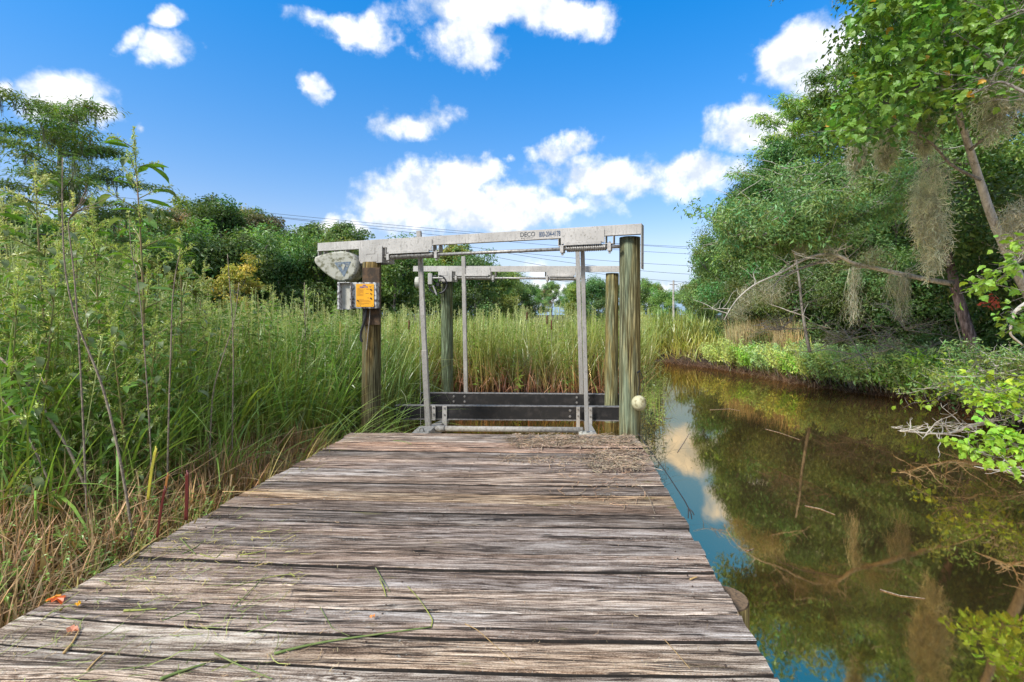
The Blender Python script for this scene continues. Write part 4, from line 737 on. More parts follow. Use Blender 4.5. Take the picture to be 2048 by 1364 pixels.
for i_, (o, px, Y, l, s) in enumerate(((s1, 1705, 15.2, 'dark shrub below the thin moss strand', 1.1), (s2, 1765, 14.6, 'dark shrub tangled with bare grey twigs', 1.1), (s1, 1820, 14.0, 'dark shrub under the second moss strand', 1.15), (s1, 1880, 13.4, 'darkest shrub left of the spotted leaning trunk', 1.2), (s2, 1940, 13.2, 'shrub behind the base of the spotted leaning trunk', 1.25), (s1, 2010, 12.6, 'shrub right of the spotted leaning trunk', 1.3), (s2, 2080, 12.2, 'shrub at the right edge below the maple leaves', 1.35), (s1, 1600, 21, 'tall shrub behind the thin white trunk', 1.6), (s2, 1700, 20, 'tall shrub above the thicket, behind the long limb', 1.8), (s1, 1790, 18.5, 'tall shrub behind the hanging moss strands', 1.8), (s2, 1870, 17.5, 'tall shrub behind the spotted leaning trunk', 1.8), (s1, 1980, 16.5, 'tall shrub deep in the wood on the right', 1.9), (s2, 2080, 16, 'tall shrub deep in the wood at the right edge', 1.9), (s1, 1530, 24, 'shrub at the far left of the thicket', 1.4), (s2, 2180, 13, 'shrub beyond the right edge', 1.5), (s1, 2200, 9.5, 'shrub on the near bank beyond the right edge', 1.5))):
    shrub(o, px, Y + (2.3 if Y < 15.9 and px < 2150 else .8), l, s, i_ * 1.7)
# ------------------------------------------------------------------ near growth on the right bank
def path3(pts_, Y0, Y1, n=24):
    P = np.array([tuple(at(px, py, Y0 + (Y1 - Y0) * i / (len(pts_) - 1))) for i, (px, py) in enumerate(pts_)]); t = np.linspace(0, len(P) - 1, n); P = np.stack([np.interp(t, range(len(P)), P[:, i]) for i in range(3)], 1)
    for _ in range(2): P[1:-1] = (P[:-2] + 2 * P[1:-1] + P[2:]) / 4
    return P
def twigs(rng, mb, P, n, L, r, drop=-.1, depth=1, out=None, col=(1, 1, 1)):
    for i in range(n):
        q = rng.uniform(.15, 1); p = np.array([np.interp(q, np.linspace(0, 1, len(P)), P[:, a]) for a in range(3)]); az = rng.uniform(0, 6.28); T = limb(rng, p, az, rng.uniform(-.4, .9), L * rng.uniform(.4, 1.1), drop, 6, .10); mb.tube(T, np.linspace(r, r * .35, 6), 4, False)
        if out is not None: out.append(T[-1]); out.append(T[3])
        if depth > 1: twigs(rng, mb, T, 3, L * .55, r * .6, drop, depth - 1, out)
# spotted leaning trunk with its long level limb and grey branches
rng = R_(61); root = empty('leaning_tree', (9.2, 10.8, float(gz(9.2, 10.8)))); tag(root, 'leaning tree with dark spotted trunk and long level limb reaching over the creek', 'tree')
o0 = np.array(root.location)
def tubes(name, paths, mat, parent, k=8):
    mb = MB()
    for P, r0_, r1_ in paths: mb.tube(P - np.array(parent.location), np.linspace(r0_, r1_, len(P)), k)
    return mb.build(name, mat, parent, True)
tr = path3([(1968, 745), (1945, 690), (1930, 640), (1912, 580), (1900, 530), (1885, 470), (1868, 400), (1850, 320), (1830, 240)], 10.8, 11.6, 30); tubes('trunk', [(tr, .13, .055)], M_bark_dark, root)
l1 = path3([(1905, 567), (1870, 562), (1820, 552), (1780, 543), (1740, 534), (1705, 527), (1685, 515), (1668, 508), (1635, 508), (1600, 522), (1560, 548), (1510, 566), (1470, 600), (1448, 640)], 11.0, 10.2, 44)
l2 = path3([(1685, 516), (1665, 520), (1630, 527), (1590, 541), (1560, 553), (1545, 580), (1542, 610)], 10.7, 10.4, 24); l3 = path3([(1815, 410), (1770, 403), (1740, 420), (1700, 442), (1660, 462), (1620, 470), (1590, 478), (1560, 486), (1520, 500)], 11.6, 10.8, 30); l4 = path3([(1860, 370), (1815, 410)], 11.4, 11.6, 5)
l5 = path3([(1660, 462), (1620, 450), (1580, 455), (1530, 470), (1490, 470)], 11, 10.4, 16)
tubes('limb', [(l1, .062, .008)], M_bark_pale, root)['label'] = 'long level pale limb'; tubes('limb', [(l2, .035, .008), (l3, .045, .010), (l4, .05, .045), (l5, .025, .007)], M_bark, root)
mb = MB(); tips = []
for P, n_ in ((l1, 18), (l2, 8)): twigs(rng, mb, P - o0, n_, 1.0, .010, .02, 2, tips)
ntip_low = len(tips)
for P, n_ in ((l3, 34), (l5, 20)): twigs(rng, mb, P - o0, n_, 1.3, .012, .02, 2, tips)
mb.build('twigs', M_bark_pale, root)
tips = np.array(tips); mask = tips[:, 0] + o0[0] < 8.6
up_ = tips[ntip_low:]; extra = []
for i in range(115):
    px = rng.uniform(1470, 1900); py = rng.uniform(320, 475) + (1650 - px) * .12; extra.append(np.array(tuple(at(px, py, rng.uniform(11.3, 13.2)))) - o0)
cs_ = np.vstack([up_, np.array(extra)]); P, D, Nn, L, Wd, c = clump_leaves(rng, cs_, np.full(len(cs_), .25), 46, .75, .105, .38, (.095, .175, .055), .35); leaves('foliage', P, D, Nn, L, Wd, c, M_leaf, root)
mb = MB()
for e in extra[:100]: 
    T = limb(rng, e, rng.uniform(0, 6.28), rng.uniform(-.2, .8), .9, .0, 6, .1); mb.tube(T, np.linspace(.010, .004, 6), 4, False)
mb.build('twigs', M_bark_pale, root)
# pale leaning trunk and the broad-leaved branches that fill the upper right corner
rng = R_(62); root = empty('broadleaf_tree', (9.7, 9.0, float(gz(9.7, 9.0)))); tag(root, 'broad-leaved tree with a slim pale trunk leaning left, filling the upper right corner', 'tree'); o0 = np.array(root.location)
bx = path3([(2150, 760), (2040, 560), (1985, 440), (1962, 370), (1940, 300), (1915, 220), (1900, 160), (1890, 60)], 9.0, 8.2, 34); tubes('trunk', [(bx, .085, .04)], M_bark_pale, root)
br = [path3([(1905, 180), (1860, 160), (1800, 190), (1750, 210)], 8.2, 7.6), path3([(1900, 120), (1850, 60), (1780, 40), (1730, 20)], 8.2, 8.0), path3([(1960, 360), (1900, 330), (1860, 280), (1790, 250), (1700, 260)], 8.6, 7.4), path3([(2100, 120), (2020, 140), (1960, 100), (1900, 60)], 6.8, 7.2), path3([(2140, 250), (2060, 190), (2000, 160), (1940, 190)], 6.2, 6.6), path3([(2120, 30), (2040, 20), (1980, 50)], 6.4, 6.8), path3([(1940, 300), (1990, 260), (2040, 180)], 8.4, 7.6)]
tubes('limb', [(P, .028, .008) for P in br], M_bark, root, 6); mb = MB()
for P in br: twigs(rng, mb, P - o0, 12, .7, .007, -.05, 2)
mb.build('twigs', M_bark, root)
poly = np.array([(1745, -20), (1715, 30), (1720, 70), (1735, 110), (1708, 150), (1700, 190), (1665, 225), (1668, 262), (1720, 275), (1760, 262), (1800, 240), (1850, 225), (1880, 215), (1930, 190), (1990, 205), (2030, 180), (2080, 200), (2080, -20)], float)
def inside(poly, p):
    n = len(poly); r = False; j = n - 1
    for i in range(n):
        if (poly[i, 1] > p[1]) != (poly[j, 1] > p[1]) and p[0] < (poly[j, 0] - poly[i, 0]) * (p[1] - poly[i, 1]) / (poly[j, 1] - poly[i, 1]) + poly[i, 0]: r = not r
        j = i
    return r
cs_ = []
while len(cs_) < 300:
    p = (rng.uniform(1660, 2110), rng.uniform(-120, 280))
    if inside(poly, p) or p[1] < 0 and p[0] > 1745: cs_.append(np.array(tuple(at(p[0], p[1], rng.uniform(7.0, 9.4) - (p[0] - 1700) * .002))) - o0)
cs_ = np.array(cs_)
def lobed(P, D, Nn, L, col):
    """three-pointed broad leaves, slightly cupped"""
    D = unit(D); Sd = unit(np.cross(D, Nn)); Nn = np.cross(Sd, D); prof = [(0, 0, 0), (.10, .26, .03), (.34, .50, .02), (.46, .30, .05), (.62, .34, .0), (.78, .17, .02), (1.0, 0, -.12)]
    cols_ = [P + D * (L * a)[:, None] + Nn * (L * h_)[:, None] * 0 for a, b_, h_ in prof]; V = [P - Nn * 0]
    rt = [P + D * (L * a)[:, None] + Sd * (L * b_)[:, None] + Nn * (L * (h_ + .12 * b_))[:, None] for a, b_, h_ in prof[1:-1]]; lf = [P + D * (L * a)[:, None] - Sd * (L * b_)[:, None] + Nn * (L * (h_ + .12 * b_))[:, None] for a, b_, h_ in prof[1:-1]]
    tip = P + D * L[:, None] - Nn * (L * .15)[:, None]; mid = P + D * (L * .45)[:, None]; V = np.stack([P] + rt + [tip] + lf[::-1] + [mid], 1); n = len(P); m_ = V.shape[1]; b0 = np.arange(n)[:, None] * m_; F3 = np.concatenate([b0 + np.array([m_ - 1, i, (i + 1) % (m_ - 1)]) for i in range(m_ - 1)])
    return V.reshape(-1, 3), F3, np.repeat(col, m_, axis=0)
def leaf_parts(root, P, D, Nn, L, c, n_parts, name='leaf', shape=lobed, col_mats=None):
    """the leaves that show largest as parts that share a few meshes, the rest joined"""
    world = P + np.array(root.location); dist = np.linalg.norm(world - np.array([0, 0, EYE]), axis=1); order = np.argsort(dist); a = order[:n_parts]; b = order[n_parts:]
    protos = []
    for q in range(4):
        cc = c[a][q::4].mean(0); v_, f_, k_ = shape(np.zeros((1, 3)), np.array([[0, 1., 0]]), np.array([[0, 0, 1.]]), np.array([1.0]), cc[None, :]); protos.append(mesh('leaf', v_, f_, M_leaf, col=k_, link=False))
    Dn = unit(D); Sn = unit(np.cross(Dn, Nn)); Un = np.cross(Sn, Dn)
    for i, ix in enumerate(a):
        o = bpy.data.objects.new(name, protos[i % 4]); C.objects.link(o); o.parent = root; l_ = float(L[ix])
        o.matrix_local = Matrix(((Sn[ix][0] * l_, Dn[ix][0] * l_, Un[ix][0] * l_, P[ix][0]), (Sn[ix][1] * l_, Dn[ix][1] * l_, Un[ix][1] * l_, P[ix][1]), (Sn[ix][2] * l_, Dn[ix][2] * l_, Un[ix][2] * l_, P[ix][2]), (0, 0, 0, 1)))
    v_, f_, k_ = shape(P[b], D[b], Nn[b], L[b], c[b]); tag(mesh('foliage', v_, f_, M_leaf, root, col=k_), kind='stuff')
P, D, Nn, L, Wd, c = clump_leaves(rng, cs_, np.full(len(cs_), .24), 15, .8, .125, .8, (.075, .16, .022), .25, .7, .7, .12); sel = rng.uniform(size=len(P)) < .012; c[sel] = (.30, .20, .03); leaf_parts(root, P, D, Nn, L, c, 240)
# second leaf layer: smaller lighter leaves deeper in
P, D, Nn, L, Wd, c = clump_leaves(rng, cs_ + np.array([.3, 1.0, .1]), np.full(len(cs_), .45), 22, .9, .11, .6, (.055, .115, .02), .3, .5, .5); v_, f_, k_ = leaf_arrays(P, D, Nn, L, Wd, c); tag(mesh('foliage', v_, f_, M_leaf, root, col=k_), kind='stuff')
# overhanging twig with bright maple leaves at the right edge
def maple_branch(name, label, pts_, Y0, Y1, n, size, seed, base, spreadr=.16, npart=30):
    rng = R_(seed); p0 = at(*pts_[0], Y0); root = empty(name, p0); tag(root, label, 'branch', 'leafy branches reaching in over the water'); P0 = path3(pts_, Y0, Y1, 20); tubes('twig', [(P0, .012, .004)], M_bark, root, 5); mb = MB(); tips = []
    twigs(rng, mb, P0 - np.array(root.location), 16, spreadr * 2.2, .004, -.05, 2, tips); mb.build('twig', M_bark, root); cs_ = np.array(tips); P, D, Nn, L, Wd, c = clump_leaves(rng, cs_, np.full(len(cs_), spreadr * .45), max(1, n // len(cs_)), .8, size, .8, base, .22, 1.1, .8, .12); leaf_parts(root, P, D, Nn, L, c, npart); return root
maple_branch('maple_branch', 'bright green leafy branch hanging lowest over the water at the right edge', [(2110, 860), (2060, 885), (2010, 900), (1960, 905), (1945, 902)], 4.6, 4.9, 260, .075, 71, (.13, .25, .02), .17, 60)
maple_branch('maple_branch', 'bright yellow-green branch above the lowest one at the right edge', [(2110, 800), (2060, 795), (2010, 800), (1975, 810)], 5.2, 5.6, 260, .075, 72, (.15, .26, .02), .17, 50)
maple_branch('maple_branch', 'lobed maple leaves hanging at the right edge beside a reddish dead cluster', [(2110, 470), (2060, 500), (2020, 540), (1985, 570), (1960, 580)], 5.0, 5.4, 240, .085, 73, (.10, .20, .02), .17, 50)
maple_branch('maple_branch', 'bright leafy branch between the maple leaves and the waterside bush', [(2120, 640), (2070, 650), (2030, 660), (1990, 670)], 5.6, 6.0, 260, .08, 74, (.09, .18, .022), .2, 40)
maple_branch('maple_branch', 'yellow-green sprays low in the waterside bush', [(2060, 790), (1990, 780), (1930, 770), (1870, 800)], 7.6, 8.2, 360, .08, 75, (.13, .22, .02), .26, 40)
dl = MB(); rng = R_(76); P = rng.normal(size=(26, 3)) * .045; D = rng.normal(size=(26, 3)); v_, f_, k_ = lobed(P, D, rng.normal(size=(26, 3)), rng.uniform(.04, .07, 26), tint(rng, 26, (.14, .03, .02), .3)); o = mesh('dead_leaf_cluster', v_, f_, M_leaf, None, col=k_); o.location = at(1977, 602, 5.4); tag(o, 'reddish brown cluster of dead leaves hanging below the maple leaves', 'dead leaves')
# waterside bush with grey twigs
rng = R_(77); root = empty('waterside_bush', (8.6, 9.4, float(gz(8.6, 9.4)))); tag(root, 'pale green bush with many bare grey twigs leaning out over the creek on the right', 'bush'); o0 = np.array(root.location); mb = MB(); tips = []
for i in range(30):
    a = np.array(tuple(at(rng.uniform(1960, 2200), rng.uniform(790, 850), 9.2))); b = np.array(tuple(at(rng.uniform(1850, 2080), rng.uniform(700, 850), rng.uniform(7.4, 9.4)))); t = np.linspace(0, 1, 8)[:, None]; P = a * (1 - t) + b * t + np.array([0, 0, .35]) * (t * (1 - t)) * 2; P = wobble(P, rng, .15); mb.tube(P - o0, np.linspace(.018, .006, 8), 5, False); twigs(rng, mb, P - o0, 7, .55, .007, .0, 2, tips)
mb.build('twigs', M_bark_pale, root); tips = np.array(tips); tips = tips[rng.permutation(len(tips))[:420]]; P, D, Nn, L, Wd, c = clump_leaves(rng, tips, np.full(len(tips), .15), 34, .8, .075, .34, (.085, .155, .040), .35); leaves('foliage', P, D, Nn, L, Wd, c, M_leaf, root)
# thin white trunk in the thicket, other bare stems
def bare(name, label, pts_, Y0, Y1, r0_, r1_, mat, ntw=8, tl=.8, cat='trunk'):
    P = path3(pts_, Y0, Y1, 24); root = empty(name, P[0]); tag(root, label, cat); tubes('stem', [(P, r0_, r1_)], mat, root, 7); mb = MB(); twigs(R_(int(pts_[0][0])), mb, P - np.array(root.location), ntw, tl, .010, -.05, 2); mb.build('twigs', mat, root); return root
bare('bare_tree', 'thin crooked whitish trunk standing in the dark thicket', [(1620, 705), (1612, 670), (1606, 630), (1602, 600), (1600, 570), (1596, 545), (1592, 520)], 14.6, 14.8, .05, .026, M_bark, 8, 1.0, 'tree')
bare('dead_branch', 'crooked pale bare branch hanging at the foot of the maple leaves', [(2060, 600), (2030, 620), (2022, 650), (2020, 670), (2045, 690)], 6.4, 6.6, .022, .012, M_bark_pale, 3, .3, 'branch')
bare('dead_branch', 'bare branch with many grey twigs lying just above the water on the right', [(1985, 842), (1950, 848), (1925, 860), (1890, 868), (1850, 866), (1800, 862)], 8.6, 8.0, .028, .010, M_bark_pale, 26, .55, 'branch')
bare('dead_branch', 'bare twigs sprawling over the water below the bright lowest leaves', [(2110, 952), (2060, 955), (2015, 945), (1990, 930)], 5.2, 5.5, .012, .006, M_bark_pale, 10, .35, 'branch')
bare('dead_branch', 'upright dead stem beside the spotted leaning trunk', [(1928, 705), (1918, 665), (1910, 640), (1912, 600)], 11.6, 11.8, .02, .012, M_bark_pale, 4, .4, 'branch')
rng = R_(78)
for i, (px, py, Y, l) in enumerate(((1690, 660, 13.6, 'bare grey twigs left of the thin moss strand'), (1760, 670, 13.2, 'bare grey twigs between the two moss strands'), (1720, 690, 13.0, 'lowest tangle of bare twigs in the thicket'), (1810, 640, 13.0, 'bare grey twigs under the second moss strand'), (1840, 690, 12.6, 'bare twigs at the foot of the darkest shrub'), (1560, 640, 12.6, 'pale branch ends dipping toward the brown reeds'), (1950, 760, 8.6, 'bare grey twigs inside the waterside bush'))):
    mb = MB(); tw = []
    for j in range(7): T = limb(rng, np.zeros(3), rng.uniform(0, 6.28), rng.uniform(-.3, .9), rng.uniform(.7, 1.5), -.15, 8, .10); mb.tube(T, np.linspace(.013, .005, 8), 4, False); twigs(rng, mb, T, 7, .6, .006, -.05, 2)
    o = mb.build('bare_twigs', M_bark); o.location = at(px, py + 20, Y); tag(o, l, 'twigs', 'tangles of bare twigs')
# Spanish-moss-like hanks
MG = 'hanks of hanging moss'; mossc = (.26, .26, .215)
fuzzy_moss('moss_hank', R_(80), at(1862, 345, 9.6), 2.0, .40, 5000, .009, mossc, 'largest shaggy grey hank of moss, hanging above the spotted leaning trunk', MG, .20)
fuzzy_moss('moss_hank', R_(81), at(1716, 290, 10.0), .75, .26, 1500, .010, (.22, .22, .18), 'pale hank hanging below the broad leaves, left of the largest one', MG)
fuzzy_moss('moss_hank', R_(82), at(1768, 270, 9.4), .85, .20, 1500, .010, (.22, .22, .175), 'slim hank between the pale one and the largest one', MG)
fuzzy_moss('moss_hank', R_(83), at(1985, 170, 7.0), .85, .30, 1700, .007, (.19, .19, .15), 'wide grey hank near the top right corner', MG)
fuzzy_moss('moss_hank', R_(84), at(2035, 410, 8.0), 1.1, .27, 1700, .008, (.21, .20, .165), 'brownish hank at the right edge above the maple leaves', MG)
fuzzy_moss('moss_hank', R_(85), at(1842, 215, 9.0), .9, .24, 1800, .009, (.21, .21, .165), 'hank merging into the top of the largest one', MG)
def strand_moss(px, py, Y, L, R, n, label, seed, base=(.20, .20, .165)):
    v_, f_, c_ = moss_arrays(R_(seed), (0, 0, 0), L, R, int(n * .8), 12, .009, base, 1.1); o = mesh('moss_hank', v_, f_, M_moss, None, col=c_); o.location = at(px, py, Y); tag(o, label, 'moss', MG)
strand_moss(1706, 530, 10.6, 1.40, .09, 120, 'long thin strand hanging from the middle of the level limb', 86); strand_moss(1712, 532, 10.6, .5, .06, 90, 'short strand beside the long thin one', 87)
strand_moss(1800, 548, 10.8, 1.10, .10, 110, 'long strand hanging from the level limb nearest the leaning trunk', 88); strand_moss(1785, 545, 10.8, .65, .07, 120, 'shorter strand left of the long one near the leaning trunk', 89); strand_moss(1813, 535, 10.8, .80, .05, 110, 'thin strand right of the long one near the leaning trunk', 90)
for i, (px, py, L, R, l) in enumerate(((1545, 552, .7, .15, 'drooping hank at the fork end of the level limb'), (1520, 560, .55, .16, 'ragged hank left of the limb fork'), (1490, 575, .6, .12, 'thin hank near the left tip of the level limb'), (1655, 490, .4, .10, 'small hank on top of the limb bend'), (1748, 490, .6, .16, 'hank hanging between the two long limbs'), (1475, 610, .35, .10, 'tiny hank at the very tip of the level limb'), (1600, 485, .4, .10, 'little hank under the upper grey limb'))):
    strand_moss(px, py, 10.5, L, R, 170, l, 91 + i, (.17, .17, .13))
# --- low growth on the bank, and its mud edge
rng = R_(101); GB = 'bushy weeds on the right bank'
def weed_bush(rng, n_st=26, H=1.0, R=.5, base=(.12, .18, .06), size=.06, aspect=.16, per=60, name='bank_weed'):
    st = []; P0 = []
    for i in range(n_st):
        az = rng.uniform(0, 6.28); r = R * rng.uniform(0, .6); p = np.array([np.cos(az) * r, np.sin(az) * r, -.05]); L = H * rng.uniform(.6, 1.1); T = limb(rng, p, az, rng.uniform(.9, 1.45), L, -.12, 7, .05); st.append(T)
        for q in np.linspace(.25, 1, per): P0.append([np.interp(q, np.linspace(0, 1, 7), T[:, a]) for a in range(3)])
    P = np.array(P0); n = len(P); P += rng.normal(size=(n, 3)) * .035; D = unit(rng.normal(size=(n, 3)) + np.array([0, 0, .35])); Nn = unit(rng.normal(size=(n, 3)) * .5 + np.array([0, 0, 1])); L = size * rng.uniform(.6, 1.4, n); c = tint(rng, n, base, .3, .12)
    mb = MB(); [mb.tube(T, np.linspace(.008, .003, 7), 4, False) for T in st]; root = empty(name); mb.build('stem', M_bark, root); leaves('foliage', P, D, Nn, L, L * aspect * 2, c, M_leaf, root); return root
kinds = [weed_bush(rng, 30, 1.0, .55, (.20, .34, .14), .085, .16, 90), weed_bush(rng, 30, .9, .55, (.24, .34, .10), .07, .18, 80), weed_bush(rng, 26, .8, .6, (.16, .34, .05), .09, .16, 70)]
spots = [(1840, 0, 'pale feathery weed at the bank edge nearest the waterside bush', 1), (1800, 2, 'bright green ferny weed at the bank edge', .9), (1770, 0, 'pale blue-green weed above the reddish mud', 1), (1735, 0, 'silvery weed above the reddish mud shelf', 1), (1700, 1, 'yellowish feathery weed left of the mud shelf', .95), (1665, 0, 'pale weed below the thin white trunk', 1), (1630, 1, 'feathery yellow-green weed left of the thin white trunk base', 1), (1600, 2, 'green weed at the water edge below the brown reeds', .8), (1570, 1, 'tan-topped weed with a red stem beside it', 1.05), (1540, 0, 'grey-green weed below the brown reeds', .85), (1505, 2, 'low green weed at the water below the golden grass', .9), (1470, 1, 'golden feathery weed at the water edge', .95), (1435, 1, 'golden weed drooping to the water', .8), (1900, 2, 'dark green weed behind the waterside bush', 1.1), (1870, 0, 'pale weed between the bank edge and the waterside bush', 1.1), (1950, 2, 'green weed under the spotted leaning trunk', 1.2)]
k0 = set()
def bank_point(px, inl):
    for Y in np.linspace(6, 24, 400):
        pass
    best = None
    for Y in np.linspace(24, 5, 500):
        x = (px - CX) / F * Y
        if x < right_x(Y) + inl and x > 1.5: best = Y; break
    return best or 12.
for i, (px, k, l, s) in enumerate(spots):
    Y = bank_point(px, .45); o = kinds[k] if k not in k0 else copy_tree(kinds[k]); k0.add(k); place(o, px, Y, l, s * 1.5, i * 1.3, GB, dz=-.02); o['category'] = 'weed'
for i, (px, k, l, s) in enumerate(((1820, 0, 'pale weed in the second row near the thicket', 1.1), (1760, 2, 'green weed in the second row under the moss strands', 1.1), (1690, 0, 'pale weed in the second row below the bare twigs', 1.1), (1640, 1, 'tall feathery weed beside the thin white trunk', 1.1), (1860, 1, 'yellowish weed in the second row at the dark thicket', 1.0), (1590, 0, 'grey-green weed behind the tan-topped one', 1.1), (1930, 0, 'pale weed in the second row right of the thicket', 1.2))):
    Y = bank_point(px, 1.15); o = copy_tree(kinds[k]); place(o, px, Y, l, s, i * 2.1, GB, dz=-.02); o['category'] = 'weed'
# roots, twigs and dead stems along the mud edge (nobody could count them)
rng = R_(103); n = 2600; Yq = rng.uniform(5.5, 22.8, n); off = rng.normal(size=n) * .13 + .05; xb = right_x(Yq) + off; zb = gz(xb, Yq); base = np.stack([xb, Yq, zb - .02], 1)
v1 = blades(rng, base, rng.uniform(.25, .75, n), rng.uniform(.5, 1.5, n), rng.uniform(0, 1.4, n), rng.uniform(.008, .02, n), 5, tint(rng, n, (.07, .04, .028), .5), tint(rng, n, (.15, .11, .075), .5), az=rng.uniform(2.0, 4.4, n), kink=.3)
v_, f_, c_ = join([v1]); tag(mesh('root_tangle', v_, f_, M_dry, col=c_), 'brown roots and dead stems along the mud edge of the right bank', 'roots', kind='stuff')
# ------------------------------------------------------------------ marsh vegetation
def scatter(rng, n, x0, x1, y0, y1, cond):
    out = []; got = 0
    while got < n:
        x = rng.uniform(x0, x1, n); y = rng.uniform(y0, y1, n); m = cond(x, y); out.append(np.stack([x[m], y[m]], 1)); got += m.sum()
    return np.concatenate(out)[:n]
def vis(x, y): px = CX + F * x / np.maximum(y, .1); return (y > .6) & (px > -160) & (px < 2200)
def grow(rng, XY, Hlo, Hhi, w, k, foot, tip, lean=.22, bend=.9, kink=.08, sink=.05, H=None, az=None):
    n = len(XY); base = np.column_stack([XY, gz(XY[:, 0], XY[:, 1]) - sink]); H = rng.uniform(Hlo, Hhi, n) if H is None else H
    tone = 1 + .30 * hnoise(XY[:, 0], XY[:, 1], 2.1, 13); warm = 1 + .22 * hnoise(XY[:, 0], XY[:, 1], .9, 17); tn_ = np.stack([tone * warm, tone, tone / warm], 1)
    return blades(rng, base, H, np.abs(rng.normal(size=n)) * lean, np.abs(rng.normal(size=n)) * bend, w * rng.uniform(.6, 1.3, n), k, tint(rng, n, foot, .4, .1) * tn_, tint(rng, n, tip, .28, .16) * tn_, az=az, kink=kink)
def cap(XY, H, rng, slack=0.):
    px = CX + F * XY[:, 0] / XY[:, 1]; yt = np.interp(px, [-100, 0, 120, 220, 300, 400, 560, 720], [455, 460, 480, 510, 560, 590, 605, 612]) + slack; h = EYE + (HY - yt) / F * XY[:, 1] - gz(XY[:, 0], XY[:, 1]); return np.minimum(H, np.maximum(h, .9) * rng.uniform(.78, 1.06, len(H)))
def plumes(rng, XY, H, size, base, n_each=26, spread=.10, ht=.45, sink=.05):
    """feathery seed heads on thin stems"""
    n = len(XY); z0 = gz(XY[:, 0], XY[:, 1]) - sink; az = rng.uniform(0, 6.28, n); ln = rng.uniform(0, .18, n); top = np.column_stack([XY[:, 0] + np.cos(az) * ln * H, XY[:, 1] + np.sin(az) * ln * H, z0 + H]); foot = np.column_stack([XY, z0]); k = 5; t = np.linspace(0, 1, k)[None, :, None]
    P = foot[:, None, :] * (1 - t) + top[:, None, :] * t; st = strip_arrays(P, np.full((n, k), .012) * size / .05, np.tile([1., 0, 0], (n, 1)), np.repeat(tint(rng, n, np.array(base) * .8, .2)[:, None, :], k, 1))
    idx = np.repeat(np.arange(n), n_each); m = len(idx); f = rng.uniform(0, 1, m); Pl = top[idx] - (top - foot)[idx] * (f * ht / H[idx])[:, None]; d = unit(np.stack([rng.normal(size=m), rng.normal(size=m), rng.uniform(.2, 1.3, m)], 1)); Pl = Pl + d * (spread * (f * .9 + .1) * rng.uniform(0, 1, m))[:, None]
    L = size * rng.uniform(.6, 1.4, m); c = tint(rng, n, base, .25, .12)[idx] * rng.uniform(.8, 1.2, (m, 1)); return [st, leaf_arrays(Pl, d, unit(rng.normal(size=(m, 3))), L, L * .3, c)]
def stems(rng, XY, H, nl, L, asp, base, stemc, sink=.05, leanx=.12):
    """upright leafy weeds: stem with alternate drooping leaves"""
    n = len(XY); z0 = gz(XY[:, 0], XY[:, 1]) - sink; az = rng.uniform(0, 6.28, n); foot = np.column_stack([XY, z0]); top = foot + np.column_stack([np.cos(az) * H * leanx * rng.uniform(0, 1, n), np.sin(az) * H * leanx * rng.uniform(0, 1, n), H]); k = 6; t = np.linspace(0, 1, k)[None, :, None]
    P = foot[:, None, :] * (1 - t) + top[:, None, :] * t; st = strip_arrays(P, np.full((n, k), .010), np.tile([1., 0, 0], (n, 1)), np.repeat(tint(rng, n, stemc, .2)[:, None, :], k, 1)); idx = np.repeat(np.arange(n), nl); m = len(idx); f = rng.uniform(.15, 1.0, m)
    Pl = foot[idx] + (top - foot)[idx] * f[:, None]; a = rng.uniform(0, 6.28, m); el = rng.uniform(-.4, .8, m); D = np.stack([np.cos(a) * np.cos(el), np.sin(a) * np.cos(el), np.sin(el)], 1); Ll = L * rng.uniform(.5, 1.3, m) * (1.25 - .6 * f); c = tint(rng, n, base, .22, .12)[idx] * rng.uniform(.75, 1.25, (m, 1))
    return [st, leaf_arrays(Pl, D, np.tile([0, 0, 1.], (m, 1)) + rng.normal(size=(m, 3)) * .3, Ll, Ll * asp, c, .12, .45)]
GRN = (.085, .165, .022); LGT = (.16, .24, .05); BRN = (.15, .085, .040); TAN = (.26, .19, .10); DK = (.05, .035, .02)
TAN2 = (.30, .20, .105)
lx_deck = lambda y: -2.62 + .03 * y
rng = R_(201)
# tall reeds in the near left, thinning toward the dock edge
off = lambda y: np.interp(y, [0, 3.2, 5.2, 7], [1.75, 1.6, .8, .35])
c_tall = lambda x, y: vis(x, y) & (x < lx_deck(y) - off(y)) & ~((y > 5.4) & (y < 8) & (x > -3.35))
XY = scatter(rng, 9000, -11, -2.6, 1.5, 12, c_tall); dk = (lx_deck(XY[:, 1]) - XY[:, 0]) - off(XY[:, 1]); H = cap(XY, np.clip(1.1 + dk * 1.05, .9, 2.9) * rng.uniform(.6, 1.12, len(XY)), rng, 30)
near = [grow(rng, XY, 0, 0, .026, 8, (.10, .10, .03), GRN, .16, .75, .10, H=H)]
XY = scatter(rng, 2600, -11, -2.6, 1.5, 12, c_tall); dk = (lx_deck(XY[:, 1]) - XY[:, 0]) - off(XY[:, 1]); H = cap(XY, np.clip(.95 + dk * .95, .8, 2.4) * rng.uniform(.6, 1.1, len(XY)), rng, 40); near.append(grow(rng, XY, 0, 0, .014, 8, BRN, LGT, .3, 1.5, .2, H=H))
XY = scatter(rng, 1500, -11, -2.6, 1.5, 12, c_tall); dk = (lx_deck(XY[:, 1]) - XY[:, 0]) - off(XY[:, 1]); H = cap(XY, np.clip(.9 + dk * .8, .8, 2.2) * rng.uniform(.5, 1.0, len(XY)), rng, 50); near.append(grow(rng, XY, 0, 0, .018, 8, (.15, .09, .045), (.28, .21, .11), .25, .8, .5, H=H))
